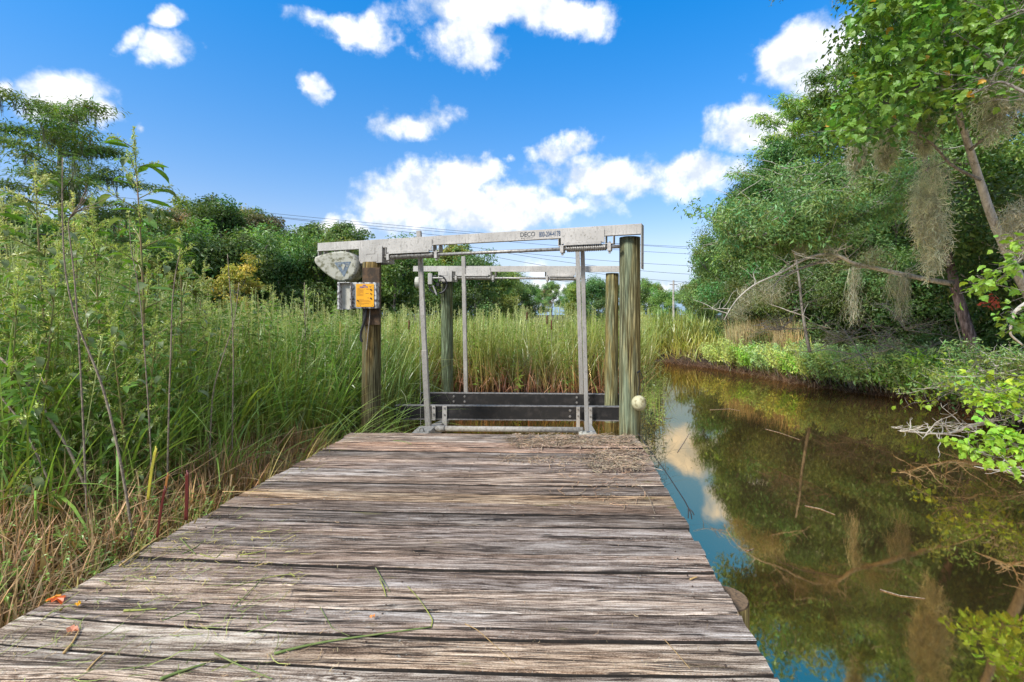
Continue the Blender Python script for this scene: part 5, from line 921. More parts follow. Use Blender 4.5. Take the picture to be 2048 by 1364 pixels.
XY = scatter(rng, 700, -8, -2.6, 1.5, 8, c_tall); dk = (lx_deck(XY[:, 1]) - XY[:, 0]) - off(XY[:, 1]); H = cap(XY, np.clip(1.2 + dk * .9, .9, 2.4) * rng.uniform(.6, 1.1, len(XY)), rng, 30); near.append(grow(rng, XY, 0, 0, .036, 10, (.09, .14, .03), (.16, .30, .05), .22, 1.3, .2, H=H))
v_, f_, c_ = join(near); tag(mesh('marsh_grass', v_, f_, M_grass, col=c_), 'tall green reeds and sedges growing thick left of the dock', 'grass', kind='stuff')
# broad-bladed sedge clumps, each a plant of its own
def sedge(seed, px, Y, H, label, n=62, w=.034, tipc=(.16, .30, .05)):
    rng = R_(seed); x = (px - CX) / F * Y; z = float(gz(x, Y)) - .05; base = np.column_stack([rng.normal(size=n) * .10, rng.normal(size=n) * .10, np.zeros(n)]); az = np.arctan2(base[:, 1], base[:, 0]) + rng.normal(size=n) * .5
    v_, f_, c_ = join([blades(rng, base, H * rng.uniform(.6, 1.1, n), np.abs(rng.normal(size=n)) * .16 + .06, np.abs(rng.normal(size=n)) * .9 + .25, w * rng.uniform(.6, 1.3, n), 12, tint(rng, n, (.09, .13, .03), .25), tint(rng, n, tipc, .28, .15), az=az, kink=.18)])
    o = mesh('sedge_clump', v_, f_, M_grass, col=c_); o.location = (x, Y, z); tag(o, label, 'sedge', 'broad-bladed sedge clumps left of the dock')
for i_, (px, Y, H, l) in enumerate(((20, 4.3, 2.1, 'sedge clump at the left edge, its blades fanning over the purplish cane'), (95, 4.6, 2.0, 'sedge clump under the pale-spiked weed'), (170, 4.9, 2.0, 'dark broad-bladed sedge clump left of the tallest weed'), (225, 4.5, 1.7, 'sedge clump in front of the tallest weed'), (290, 5.2, 1.9, 'sedge clump right of the tallest weed with long arching blades'), (350, 5.7, 1.8, 'sedge clump behind the yellow broken stalk'), (405, 5.9, 1.8, 'bright sedge clump at the dark dry stalk'), (455, 6.4, 1.8, 'upright sedge clump right of the dark dry stalk'), (520, 6.9, 1.7, 'sedge clump halfway to the left post'), (575, 7.3, 1.7, 'sedge clump left of the dock corner'), (640, 7.7, 1.7, 'sedge clump leaning toward the left post'), (675, 8.4, 1.6, 'sedge clump just left of the left post'), (60, 3.8, 1.4, 'low sedge clump rising from the brown stems at the left edge'), (385, 5.1, 1.3, 'low sedge clump above the dark red stalk'))): sedge(400 + i_, px, Y, H, l)
# leafy weeds among them
XY = scatter(rng, 520, -13, -3.4, 2.2, 12, lambda x, y: vis(x, y) & (x < lx_deck(y) - .35 - off(y))); dk = lx_deck(XY[:, 1]) - XY[:, 0]; H = cap(XY, np.clip(.6 + dk * .9, 1.0, 3.4) * rng.uniform(.7, 1.12, len(XY)), rng); ar = stems(rng, XY, H, 64, .15, .24, (.085, .17, .03), (.13, .15, .05), leanx=.28)
sel = rng.uniform(size=len(XY)) < .5; ar += plumes(rng, XY[sel], H[sel] * 1.12, .030, (.17, .24, .07), 80, .12, .6); v_, f_, c_ = join(ar); tag(mesh('leafy_weeds', v_, f_, M_grass, col=c_), 'leafy light green weeds with feathery tops standing among the reeds left of the dock', 'weeds', kind='stuff')
# low fringe against the dock: broken brown stems, thatch and creeping green
c_low = lambda x, y: vis(x, y) & (x < lx_deck(y) - .03) & (x > lx_deck(y) - off(y) - .7)
XY = scatter(rng, 13000, -6, -2.4, 1.2, 6.6, c_low); dk = lx_deck(XY[:, 1]) - XY[:, 0]; H = (.50 + .16 * dk) * rng.uniform(.5, 1.35, len(XY)); thatch = [grow(rng, XY[:1600], 0, 0, .034, 7, (.17, .10, .055), (.33, .23, .12), .28, .3, .5, H=H[:1600] * 1.1), grow(rng, XY, 0, 0, .016, 7, (.15, .09, .05), TAN2, .20, .5, .35, H=H)]
XY = scatter(rng, 2300, -6, -2.4, 1.2, 6.6, c_low); n = len(XY); base = np.column_stack([XY, gz(XY[:, 0], XY[:, 1]) + rng.uniform(.15, .85, n) * np.clip((lx_deck(XY[:, 1]) - XY[:, 0]) * .35 + .35, 0, .9)]); thatch.append(blades(rng, base, rng.uniform(.3, 1.1, n), rng.uniform(1.0, 1.8, n), rng.uniform(-.2, .6, n), rng.uniform(.006, .022, n), 5, tint(rng, n, (.15, .10, .055), .4), tint(rng, n, (.25, .18, .10), .4), kink=.3))
n = 320; Yq = rng.uniform(1.2, 5.6, n); base = np.column_stack([lx_deck(Yq) - rng.uniform(.05, .25, n), Yq, np.full(n, -.5) + rng.uniform(0, .3, n)]); thatch.append(blades(rng, base, rng.uniform(.35, .75, n), rng.uniform(.2, .8, n), rng.uniform(.2, 1.3, n), rng.uniform(.006, .014, n), 7, tint(rng, n, (.20, .15, .06), .3), tint(rng, n, (.22, .22, .06), .4), az=rng.uniform(-1.2, 1.2, n), kink=.2))
v_, f_, c_ = join(thatch); tag(mesh('dead_reed_thatch', v_, f_, M_dry, col=c_), 'brown broken reed stems and thatch piled against the left edge of the dock', 'dead reeds', kind='stuff')
XY = scatter(rng, 2500, -6, -2.4, 1.2, 7.0, c_low); n = len(XY); H = (.45 + .15 * (lx_deck(XY[:, 1]) - XY[:, 0])) * rng.uniform(.5, 1.2, n); lowg = [grow(rng, XY, 0, 0, .013, 7, (.12, .12, .03), (.10, .19, .03), .35, 1.2, .25, H=H)]
pn = hnoise(XY[:, 0], XY[:, 1], 3.2, 77) > -.05; lowg += stems(rng, XY[pn][:1100], H[pn][:1100] * 1.05, 30, .045, .5, (.13, .26, .05), (.14, .16, .05), leanx=.6)
v_, f_, c_ = join(lowg); tag(mesh('creeping_weeds', v_, f_, M_grass, col=c_), 'small-leaved bright green creepers and short grass over the brown stems beside the dock', 'weeds', kind='stuff')
# arching grass leaves over the corner of the dock
rng = R_(205); n = 60; base = np.column_stack([rng.uniform(-3.25, -2.6, n), rng.uniform(5.5, 7.0, n), np.full(n, WATER + .1)]); v1 = blades(rng, base, rng.uniform(1.1, 2.0, n), rng.uniform(.25, .8, n), rng.uniform(.7, 1.6, n), rng.uniform(.010, .018, n), 14, tint(rng, n, (.09, .14, .03), .2), tint(rng, n, (.17, .30, .04), .2), az=rng.uniform(-.6, .7, n))
v_, f_, c_ = join([v1]); tag(mesh('arching_grass', v_, f_, M_grass, col=c_), 'bright grass blades arching over the far left corner of the dock', 'grass', 'tufts beside the dock')
# --- reed bed behind the lift and across the marsh
rng = R_(211)
def c_bed(x, y): return vis(x, y) & (x < left_x(y) - .05) & ~((y < 12.6) & (x > -3.1)) & ~((y < 9) & (x > -5.5))
XY = scatter(rng, 15000, -16, 6, 8.5, 17.5, lambda x, y: c_bed(x, y)); H = rng.uniform(1.3, 2.2, len(XY)) * (1 + .12 * hnoise(XY[:, 0], XY[:, 1], 1.4, 9)); bed = [grow(rng, XY, 0, 0, .026, 6, (.13, .075, .035), (.12, .20, .03), .13, .8, .10, H=H)]
XY = scatter(rng, 5000, -14, 6, 12.3, 15, lambda x, y: c_bed(x, y)); bed.append(grow(rng, XY, .5, 1.35, .024, 5, (.15, .07, .035), (.28, .19, .10), .28, .7, .4))
XY = scatter(rng, 3000, -14, 6, 9, 16, lambda x, y: c_bed(x, y)); bed.append(grow(rng, XY, 1.5, 2.3, .020, 7, (.12, .12, .04), (.24, .29, .10), .15, 1.9, .1))
XY = scatter(rng, 11000, -34, 9, 17, 34, lambda x, y: vis(x, y) & ((x < left_x(y) - .1) | (y > 23.6)) & (x < 6.5 + (y - 23) * .7)); bed.append(grow(rng, XY, 1.5, 2.4, .055, 4, (.10, .10, .03), (.14, .21, .035), .15, .8, .0))
v_, f_, c_ = join(bed); tag(mesh('reed_bed', v_, f_, M_grass, col=c_), 'dense bed of green reeds with brown feet behind the boat lift', 'reeds', kind='stuff')
XY = scatter(rng, 700, -22, 5, 10, 26, lambda x, y: c_bed(x, y) & (y > 12.7 + 0 * x)); H = cap(XY, rng.uniform(1.9, 2.7, len(XY)), rng, -25); fs = plumes(rng, XY, H, .055, (.22, .28, .09), 42, .16, .8); XY = scatter(rng, 900, -16, 5, 9, 16, c_bed); fs += stems(rng, XY, rng.uniform(1.0, 2.1, len(XY)), 34, .15, .16, (.12, .20, .035), (.15, .16, .05))
v_, f_, c_ = join(fs); tag(mesh('plumed_reeds', v_, f_, M_grass, col=c_), 'pale feathery plumes standing above the reed bed', 'reeds', kind='stuff')
# golden marsh grass at the head of the creek and brown reeds by the wood
XY = scatter(rng, 12000, 3, 26, 17, 46, lambda x, y: (x > np.where(y < 23.4, right_x(y) + .15, left_x(y) - 2)) & (x < right_x(np.minimum(y, 23)) + 3.2 + (y - 17) * .40) & vis(x, y)); gold = [grow(rng, XY, .6, 1.25, .05, 4, (.12, .10, .03), (.18, .25, .035), .45, .9, .05)]
v_, f_, c_ = join(gold); tag(mesh('golden_marsh_grass', v_, f_, M_grass, col=c_), 'golden green marsh grass at the head of the creek', 'grass', kind='stuff')
XY = scatter(rng, 3500, 6.5, 13, 15.5, 21, lambda x, y: (x > right_x(y) + .8) & (CX + F * x / y > 1455) & (CX + F * x / y < 1600)); v_, f_, c_ = join([grow(rng, XY, 1.0, 1.9, .024, 4, (.16, .12, .06), (.30, .25, .13), .12, .3, .15)]); tag(mesh('brown_reeds', v_, f_, M_dry, col=c_), 'dry tan reeds standing before the left end of the wood', 'reeds', kind='stuff')
XY = scatter(rng, 7500, 7, 17, 6, 22, lambda x, y: (x > right_x(y) + .1) & (x < right_x(y) + 5.0) & vis(x, y)); v_, f_, c_ = join([grow(rng, XY, .3, .85, .02, 5, (.06, .06, .02), (.08, .15, .03), .5, .9, .1)] + stems(rng, XY[:1500], rng.uniform(.3, .7, 1500), 26, .08, .3, (.07, .14, .03), (.1, .1, .04))); tag(mesh('bank_undergrowth', v_, f_, M_grass, col=c_), 'low green undergrowth covering the right bank', 'undergrowth', kind='stuff')
# --- single plants that stand out
def tall_weed(seed, px, Y, H, label, dense=1.0, leafL=.17, plume=(.22, .30, .07)):
    rng = R_(seed); x = (px - CX) / F * Y; z = float(gz(x, Y)) - .05; root = empty('tall_weed', (x, Y, z)); leafL *= 1.15; tag(root, label, 'weed', 'tall weeds left of the dock'); k = 16; t = np.linspace(0, 1, k); T = np.stack([.05 * H * np.sin(t * 2 + rng.uniform(0, 3)), .03 * H * t, t * H], 1); mb = MB(); mb.tube(T, np.linspace(.020, .004, k), 7)
    mb.build('stem', simple('weed_stem', (.17, .18, .04), .6, 0, (.20, .10, .05), 6), root, True); mbs = MB(); cs_ = []; LP = []; LD = []
    nb = int(26 * dense)
    for i in range(nb):
        f = .22 + .76 * (i + rng.uniform(0, .8)) / nb; p = np.array([np.interp(f, t, T[:, a]) for a in range(3)]); az = i * 2.4 + rng.uniform(-.4, .4); L = H * .26 * (1.12 - f) + .06; B = limb(rng, p, az, rng.uniform(.5, .95), L, -.1, 6, .05); mbs.tube(B, np.linspace(.006, .002, 6), 4, False); cs_.append((B, f))
        for q in (.0, .35, .65):
            b = np.array([np.interp(q, np.linspace(0, 1, 6), B[:, a]) for a in range(3)]); a2 = az + rng.uniform(-.8, .8); e = rng.uniform(-.1, .5); LP.append(b); LD.append((np.cos(a2) * np.cos(e), np.sin(a2) * np.cos(e), np.sin(e)))
    mbs.build('side_stem', simple('weed_side_stem', (.19, .14, .05), .6, 0, (.15, .17, .04), 6), root)
    LP = np.array(LP); LD = np.array(LD); n = len(LP); k2 = 6; t2 = np.linspace(0, 1, k2); protos = []
    for q in range(3):       # long drooping leaf, unit length, along +Y
        th = -(.1 + .35 * q) * t2 ** 1.4 * 2.2; yy = np.cumsum(np.cos(th)) / k2; zz = np.cumsum(np.sin(th)) / k2; w = .15 * np.sin(np.pi * np.clip(t2 * .96 + .04, 0, 1)) ** .7 + .004; V = np.concatenate([np.stack([w, yy, zz + .04 * (w > .05)], 1), np.stack([0 * w, yy, zz - .01], 1), np.stack([-w, yy, zz + .04 * (w > .05)], 1)]); i_ = np.arange(k2 - 1); Fq = np.concatenate([np.stack([i_, i_ + 1, i_ + 1 + k2, i_ + k2], 1), np.stack([i_ + k2, i_ + 1 + k2, i_ + 1 + 2 * k2, i_ + 2 * k2], 1)])
        protos.append(mesh('leaf', V, Fq, M_leaf, col=np.tile(((.065, .15, .02), (.08, .17, .03), (.11, .16, .06))[q], (len(V), 1)), link=False, smooth=True))
    for i in range(n):
        o = bpy.data.objects.new('leaf', protos[i % 3]); C.objects.link(o); o.parent = root; o.location = LP[i]; o.rotation_euler = (math.asin(LD[i][2]), rng.uniform(-.4, .4), math.atan2(-LD[i][0], LD[i][1])); s_ = leafL * rng.uniform(.6, 1.35); o.scale = (s_, s_, s_)
    P = []; D = []
    for B, f in cs_:
        m = int(60 * dense); q = rng.uniform(.3, 1.05, m); b = np.stack([np.interp(q, np.linspace(0, 1, 6), B[:, a]) for a in range(3)], 1); P.append(b + rng.normal(size=(m, 3)) * .012); D.append(unit(rng.normal(size=(m, 3)) + (B[-1] - B[0]) / np.linalg.norm(B[-1] - B[0]) * 1.2))
    m = 260; q = rng.uniform(.86, 1.03, m); b = np.stack([np.interp(q, t, T[:, a]) for a in range(3)], 1); b[:, 2] = q * H; P.append(b + rng.normal(size=(m, 3)) * .018 * (1.3 - (q[:, None] - .86) * 6)); D.append(unit(rng.normal(size=(m, 3)) + np.array([0, 0, .8])))
    P = np.concatenate(P); D = np.concatenate(D); n = len(P); L = .030 * rng.uniform(.6, 1.5, n); tag(leaves('seed_head', P, D, unit(rng.normal(size=(n, 3))), L, L * .32, tint(rng, n, plume, .25), M_grass, root)); return root
tall_weed(301, 243, 5.0, 4.0, 'tallest weed, with a reddish stem and long drooping leaves against the sky', 1.0, .20)
tall_weed(302, 72, 4.7, 3.55, 'tall weed with crowded pale seed spikes near the left edge', 1.1, .16, (.27, .33, .11)); tall_weed(303, -10, 4.3, 3.3, 'tall weed cut by the left edge of the picture', 1.0, .18, (.26, .32, .10))
tall_weed(304, 170, 5.2, 3.2, 'shorter leafy weed between the two tallest ones', 1.0, .15); tall_weed(305, 330, 5.8, 3.1, 'weed right of the tallest one, below the yellow tree', .9, .14); tall_weed(306, 120, 5.8, 3.5, 'slender weed in front of the cypress trunk', .9, .14, (.27, .33, .10))
tall_weed(307, 485, 7.8, 2.35, 'plumed weed halfway between the tallest weed and the motor cover', .8, .12, (.26, .30, .09)); tall_weed(308, 620, 9.0, 2.6, 'feathery weed just left of the control box', .9, .12, (.24, .34, .11)); tall_weed(309, 420, 6.5, 2.2, 'green weed before the low bushy trees', .9, .13)
tw0 = C.objects['tall_weed']; tw1 = C.objects['tall_weed.001']; tw2 = C.objects['tall_weed.003']
for i_, (src, px, Y, s_, l) in enumerate(((tw1, 30, 5.4, .95, 'weed between the left edge and the pale-spiked one'), (tw0, 200, 6.6, .92, 'weed just behind and left of the tallest one'), (tw2, 290, 6.2, .95, 'weed tucked close to the right of the tallest one'), (tw1, 390, 7.2, .80, 'weed halfway between the tallest one and the plumed one'), (tw2, 90, 4.2, .85, 'weed low in front of the pale-spiked one'), (tw0, 150, 4.4, .62, 'short weed below the cypress with drooping leaves'), (tw2, 225, 4.2, .70, 'short leafy weed at the foot of the tallest one'), (tw1, 550, 8.6, .72, 'weed left of the feathery one by the control box'), (tw2, 320, 4.6, .66, 'short leafy weed right of the foot of the tallest one'), (tw1, 450, 6.0, .58, 'short spiked weed in front of the dark dry stalk'), (tw2, 10, 4.0, .80, 'leafy weed low at the left edge'))):
    o = copy_tree(src); x = (px - CX) / F * Y; o.location = (x, Y, float(gz(x, Y)) - .05); o.rotation_euler = (0, 0, 1.1 * i_ + .7); o.scale = (s_, s_, s_); o['label'] = l
def dry_stalk(pts_, Y, r0_, r1_, label, twigs_=0, mat=None):
    (xa, ya), (xb, yb) = pts_[0], pts_[1]; yg = HY + (EYE - WATER - .02) * F / Y
    if yg > ya: pts_ = [(xa + (xa - xb) / max(20, ya - yb) * (yg - ya) * .6, yg)] + list(pts_)
    P = path3(pts_, Y, Y, 24); root = P[0].copy(); mb = MB(); mb.tube(P - root, np.linspace(r0_, r1_, 24), 6)
    if twigs_: 
        rr = R_(int(pts_[0][0]) + 5)
        for _ in range(twigs_): q = rr.randint(16, 23); T = limb(rr, P[q] - root, rr.uniform(-.6, .9), rr.uniform(.5, 1.2), .34 * rr.uniform(.5, 1), -.15, 6, .06); mb.tube(T, np.linspace(.004, .0015, 6), 4, False)
    o = mb.build('dry_stalk', mat or M_stalk, None, True); o.location = root; tag(o, label, 'stalk', 'dry stalks left of the dock'); return o
M_stalk = simple('dry_stalk_tan', (.25, .20, .14), .9, 0, (.09, .06, .05), 34)
dry_stalk([(250, 960), (212, 790), (185, 720), (150, 640), (128, 540), (124, 420), (125, 315)], 3.7, .010, .003, 'tall leaning dry stalk before the cypress'); dry_stalk([(165, 800), (150, 560), (140, 480), (135, 440), (150, 420), (175, 385)], 3.75, .007, .002, 'dry stalk topped with a fan of pale curling seed stems', 9)
dry_stalk([(335, 940), (338, 800), (342, 700), (344, 600), (352, 540), (360, 504)], 4.3, .008, .003, 'whitish dry stalk right of the tallest weed'); dry_stalk([(465, 830), (467, 720), (465, 640), (460, 580), (455, 508)], 5.2, .008, .003, 'dark dry stalk near the middle of the weeds'); dry_stalk([(420, 880), (425, 780), (450, 700), (470, 640), (478, 565)], 5.0, .008, .003, 'thin pale stalk leaning right beside the dark one')
dry_stalk([(215, 1080), (140, 900), (100, 840), (60, 770), (0, 715)], 4.0, .012, .008, 'thick purplish cane leaning left at the left edge'); dry_stalk([(150, 1080), (70, 900), (40, 840), (-10, 780)], 3.9, .009, .006, 'second cane leaning left below the thick purplish one'); dry_stalk([(610, 640), (609, 600), (609, 565)], 8.6, .010, .006, 'short dry stalk left of the motor cover'); dry_stalk([(300, 860), (285, 640), (275, 560), (262, 500), (258, 440)], 4.2, .006, .002, 'dry stalk crossing behind the tallest weed')
# broken coloured stalks by the dock edge
M_yst = simple('yellow_stalk', (.42, .36, .03), .6, 0, (.20, .20, .03), 12); M_ost = simple('orange_stalk', (.34, .11, .02), .6, 0, (.20, .16, .04), 8)
def flat_stalk(pts_, Y, w, label, mat):
    P = path3(pts_, Y, Y, 12); root = P[0].copy(); mb = MB(); Q = P - root
    for s_ in (-1, 0, 1): R2 = Q.copy(); R2[:, 0] += s_ * w * .32; R2[-1, 2] += (-.02, .01, -.005)[s_ + 1]; mb.tube(R2, w * .24, 6)
    o = mb.build('broken_stalk', mat, None, True); o.location = root; tag(o, label, 'stalk'); return o
flat_stalk([(372, 1040), (374, 990), (374, 943)], 3.28, .021, 'thick dark red broken stalk beside the dock edge', M_redstalk); flat_stalk([(314, 1075), (322, 1020), (330, 975)], 3.05, .014, 'red and orange broken stalk left of the dark red one', M_redstalk); flat_stalk([(330, 985), (333, 965), (336, 948)], 3.06, .014, 'orange tip of the red broken stalk', M_ost); flat_stalk([(296, 1000), (302, 950), (312, 895)], 3.3, .018, 'broad yellow broken stalk', M_yst); flat_stalk([(262, 1195), (288, 1170), (300, 1150)], 2.8, .008, 'yellow stem lying at the dock edge', M_yst)
# cattail heads
M_cat = simple('cattail_brown', (.11, .04, .018), .9, 0, (.06, .025, .012), 30)
for i, (px, py, Y, l) in enumerate(((1098, 640, 14.0, 'brown cattail head at the centre of the reed bed'), (1105, 650, 13.4, 'second cattail head, leaning right of the central one'), (948, 655, 14.2, 'cattail head right of the second pale pole'), (816, 650, 12.4, 'reddish cattail head left of the first pale pole'), (1050, 632, 15.5, 'small cattail head left of the central pair'))):
    t_ = at(px, py, Y); z0 = float(gz(t_.x, Y)); root = empty('cattail', (t_.x, Y, z0)); tag(root, l, 'cattail', 'cattails in the reed bed'); h = t_.z - z0; lx = .02 * h * (i - 2) * .5; MB().tube([(0, 0, -.05), (lx, 0, h * .6), (lx * 1.6, 0, h + .35)], [.008, .007, .003], 5).build('stem', M_stalk, root); MB().tube([(lx * 1.45, 0, h - .13), (lx * 1.5, 0, h - .11), (lx * 1.55, 0, h + .11), (lx * 1.6, 0, h + .13)], [.008, .022, .022, .006], 8).build('seed_head', M_cat, root, True)
# tuft of bare twigs and grass right of the front right post, over the water
rng = R_(330); n = 170; base = np.column_stack([rng.uniform(1.2, 1.42, n), rng.uniform(5.6, 7.6, n), rng.uniform(-.75, -.1, n)]); v1 = blades(rng, base, rng.uniform(.15, .55, n), rng.uniform(.2, 1.6, n), rng.uniform(-.4, 1.4, n), rng.uniform(.003, .007, n), 7, tint(rng, n, (.05, .045, .03), .4), tint(rng, n, (.07, .07, .04), .4), az=rng.uniform(-1.5, 1.6, n), kink=.3)
XY = np.column_stack([rng.uniform(1.28, 1.5, 30), rng.uniform(6.3, 7.8, 30)]); b2 = np.column_stack([XY, np.full(30, WATER - .05)]); P = np.repeat(b2, 40, 0); P[:, 2] += rng.uniform(.1, .95, 1200); P[:, 0] += rng.normal(size=1200) * .06; P[:, 1] += rng.normal(size=1200) * .1; L = rng.uniform(.03, .07, 1200); lv = leaf_arrays(P, unit(rng.normal(size=(1200, 3))), unit(rng.normal(size=(1200, 3))), L, L * .22, tint(rng, 1200, (.05, .06, .03), .4)); v_, f_, c_ = join([v1, lv]); tag(mesh('twiggy_tuft', v_, f_, M_dry, col=c_), 'dark twiggy tuft overhanging the water right of the front right post', 'plant')
XY = scatter(rng, 900, 1.9, 4.4, 10.0, 15.5, lambda x, y: (CX + F * x / y > 1283) & (CX + F * x / y < 1325)); v_, f_, c_ = join([grow(rng, XY, .5, 1.3, .018, 6, (.10, .10, .03), (.13, .21, .04), .3, 1.0, .1)] + stems(rng, XY[:90], rng.uniform(.6, 1.3, 90), 40, .09, .2, (.14, .22, .05), (.1, .1, .04))); tag(mesh('waterside_tuft', v_, f_, M_grass, col=c_), 'green grass tuft at the water edge seen right of the front right post', 'grass')
for (px, py, l) in ((1553, -14, 'small drooping sprig dipping into the top of the sky'), (1672, -16, 'tiny sprig at the top edge left of the broad leaves')):
    rng = R_(px); root = empty('hanging_sprig', at(px, py - 10, 8.5)); tag(root, l, 'twig'); mb = MB(); tp_ = []
    for j in range(6): T = limb(rng, np.zeros(3), rng.uniform(0, 6.28), rng.uniform(-1.4, -.5), rng.uniform(.12, .34), -.3, 5, .08); mb.tube(T, .0025, 4); tp_ += [T[-1], T[3], T[2]]
    mb.build('twig', M_bark, root); P, D, Nn, L, Wd, c = clump_leaves(rng, np.array(tp_), np.full(len(tp_), .03), 9, 1, .03, .4, (.05, .09, .03)); leaves('foliage', P, D, Nn, L, Wd, c, M_leaf, root)
# ------------------------------------------------------------------ utility pole and power lines
up = empty('utility_pole', (15.7, 62, WATER)); up.location = at(1347, 660, 62); up.location.z = WATER; tag(up, 'slim weathered utility pole beyond the head of the creek', 'pole'); MB().tube([(0, 0, 0), (0, 0, 6.6)], [.16, .11], 10).build('pole', M_bark_pale, up); MB().box(-.5, .5, -.05, .05, 6.0, 6.1).build('crossarm', M_bark, up)
wires = [((-40, 362), (1500, 505), 'highest'), ((380, 415), (1500, 498), 'second'), ((500, 428), (1500, 513), 'third'), ((800, 475), (1500, 535), 'fourth'), ((980, 500), (1500, 552), 'fifth'), ((980, 512), (1500, 570), 'sixth'), ((900, 530), (1500, 588), 'seventh'), ((980, 560), (1500, 603), 'lowest')]
for i, (a, b, l) in enumerate(wires):
    A = at(*a, 95); B = at(*b, 110); t = np.linspace(0, 1, 24)[:, None]; P = np.array(A) * (1 - t) + np.array(B) * t; P[:, 2] -= (4 * t * (1 - t) * 1.2)[:, 0]; o = MB().tube(P - P[0], .035, 4, False).build('power_line', M_wire); o.location = P[0]; tag(o, l + ' of the power lines crossing the sky behind the boat lift', 'cable', 'power lines')
# ------------------------------------------------------------------ litter on the dock
def on_deck(px, py): Y = EYE * F / (py - HY); return ((px - CX) / F * Y, Y)
def deck_stick(pts_, r, label, mat, name='cut_stem', cat='stem', dz=.004, taper=.5):
    P = []
    for px, py in pts_: x, y = on_deck(px, py); P.append((x, y, r + dz))
    P = np.array(P, float); t = np.linspace(0, len(P) - 1, 14); P = np.stack([np.interp(t, range(len(P)), P[:, i]) for i in range(3)], 1); P[1:-1] = (P[:-2] + P[1:-1] * 2 + P[2:]) / 4; c0_ = P[0].copy(); o = MB().tube(P - c0_, np.linspace(r, r * taper, 14), 6).build(name, mat, None, True); o.location = c0_; tag(o, label, cat, 'cut stems lying on the dock'); return o
M_gst = simple('green_stem', (.10, .15, .03), .7, 0, (.19, .20, .07), 14); M_yg = simple('yellow_green_stem', (.26, .27, .05), .7, 0, (.16, .17, .05), 14); M_tan = simple('tan_stem', (.42, .27, .10), .7, 0, (.28, .18, .08), 8); M_red = simple('red_leaf', (.38, .06, .02), .6, 0, (.45, .16, .03), 12)
for pts_, r, l, m_ in (([(248, 1225), (280, 1224), (314, 1221)], .006, 'short straight yellow-green stem in the left part of the dock', M_yg), ([(128, 1310), (145, 1290), (158, 1265)], .006, 'curved yellow stem near the bottom left', M_tan), ([(175, 1344), (192, 1325), (210, 1308)], .0045, 'pale orange stem at the bottom left', M_tan), ([(320, 1364), (350, 1352), (385, 1340), (412, 1332)], .007, 'thick green stem at the bottom edge left of centre', M_gst), ([(548, 1312), (600, 1298), (660, 1286), (760, 1272), (862, 1258)], .006, 'long bent green reed running across the lower middle', M_gst), ([(862, 1258), (866, 1244), (858, 1230), (838, 1200), (815, 1175)], .0035, 'upper half of the long bent reed', M_yg), ([(430, 1310), (480, 1335), (545, 1362)], .004, 'thin green stem pointing to the bottom edge', M_gst), ([(480, 1113), (505, 1109), (530, 1103)], .004, 'small green stem in the left middle of the dock', M_yg), ([(760, 1162), (768, 1180), (772, 1196)], .004, 'short pale green piece near the centre', M_yg), ([(751, 1138), (765, 1162), (780, 1186)], .003, 'thin stem crossing the short pale green piece', M_gst), ([(470, 1215), (500, 1185), (535, 1148)], .003, 'thin upright green blade in the left part', M_gst), ([(325, 1244), (370, 1226), (425, 1209)], .0025, 'faint grey-green blade left of centre', M_gst), ([(590, 1155), (580, 1150), (530, 1158), (470, 1175)], .003, 'green blade with a curled tan tip', M_yg), ([(360, 1078), (378, 1098), (392, 1112)], .004, 'green sprig near the left edge', M_gst), ([(365, 1110), (390, 1098), (408, 1083)], .003, 'crossing sprig near the left edge', M_gst), ([(400, 1110), (430, 1120), (447, 1104)], .0035, 'curled yellow sprig near the left edge', M_yg), ([(640, 1216), (665, 1260), (700, 1275)], .002, 'thin curved dark blade in the lower middle', M_gst), ([(1300, 1150), (1385, 1160), (1394, 1157)], .0001, 'x', None), ([(1380, 1162), (1390, 1158), (1394, 1157)], .005, 'tiny orange fragment near the right edge', M_tan), ([(930, 1250), (955, 1262), (1030, 1330)], .002, 'long brown pine needle on the near middle boards', M_tan), ([(1322, 1274), (1350, 1305), (1380, 1340)], .002, 'brown needle pair near the bottom right', M_tan), ([(1245, 940), (1275, 965), (1300, 1000), (1310, 1030)], .004, 'curved brown twig below the needle litter', M_stalk), ([(1178, 925), (1190, 945), (1200, 955)], .004, 'short forked twig left of the curved one', M_stalk), ([(240, 1135), (300, 1090), (345, 1056)], .0065, 'long tan reed lying along the left dock edge', M_tan), ([(445, 985), (500, 985), (548, 987)], .004, 'thin tan reed at the left edge of the pale plank', M_tan), ([(540, 1012), (572, 1010), (595, 1009)], .003, 'pale straw lying on the pale plank', M_tan), ([(225, 1080), (240, 1105), (265, 1125)], .0001, 'x', None)):
    if m_: deck_stick(pts_, r, l, m_)
def dead_leaf(px, py, s_, label, col, seed):
    rng = R_(seed); x, y = on_deck(px, py); v_, f_, k_ = lobed(np.zeros((1, 3)), unit(rng.normal(size=(1, 3)) * (1, 1, .05)), np.array([[.1, .1, 1.]]), np.array([s_]), np.array([col])); v_[:, 2] += .012 + .02 * rng.uniform(0, 1, len(v_)); o = mesh('fallen_leaf', v_, f_, M_leaf, col=k_); o.location = (x, y, 0); tag(o, label, 'leaf')
dead_leaf(105, 1203, .09, 'red and orange fallen leaf at the left edge of the dock', (.42, .10, .02), 1); dead_leaf(120, 1200, .07, 'orange yellow leaf touching the red one', (.55, .28, .04), 2); dead_leaf(133, 1268, .05, 'pinkish curled leaf near the bottom left', (.42, .20, .12), 3); dead_leaf(150, 1218, .03, 'tiny yellow leaf bit', (.55, .36, .04), 4); dead_leaf(742, 1240, .03, 'small orange chip near the centre', (.45, .20, .05), 5)
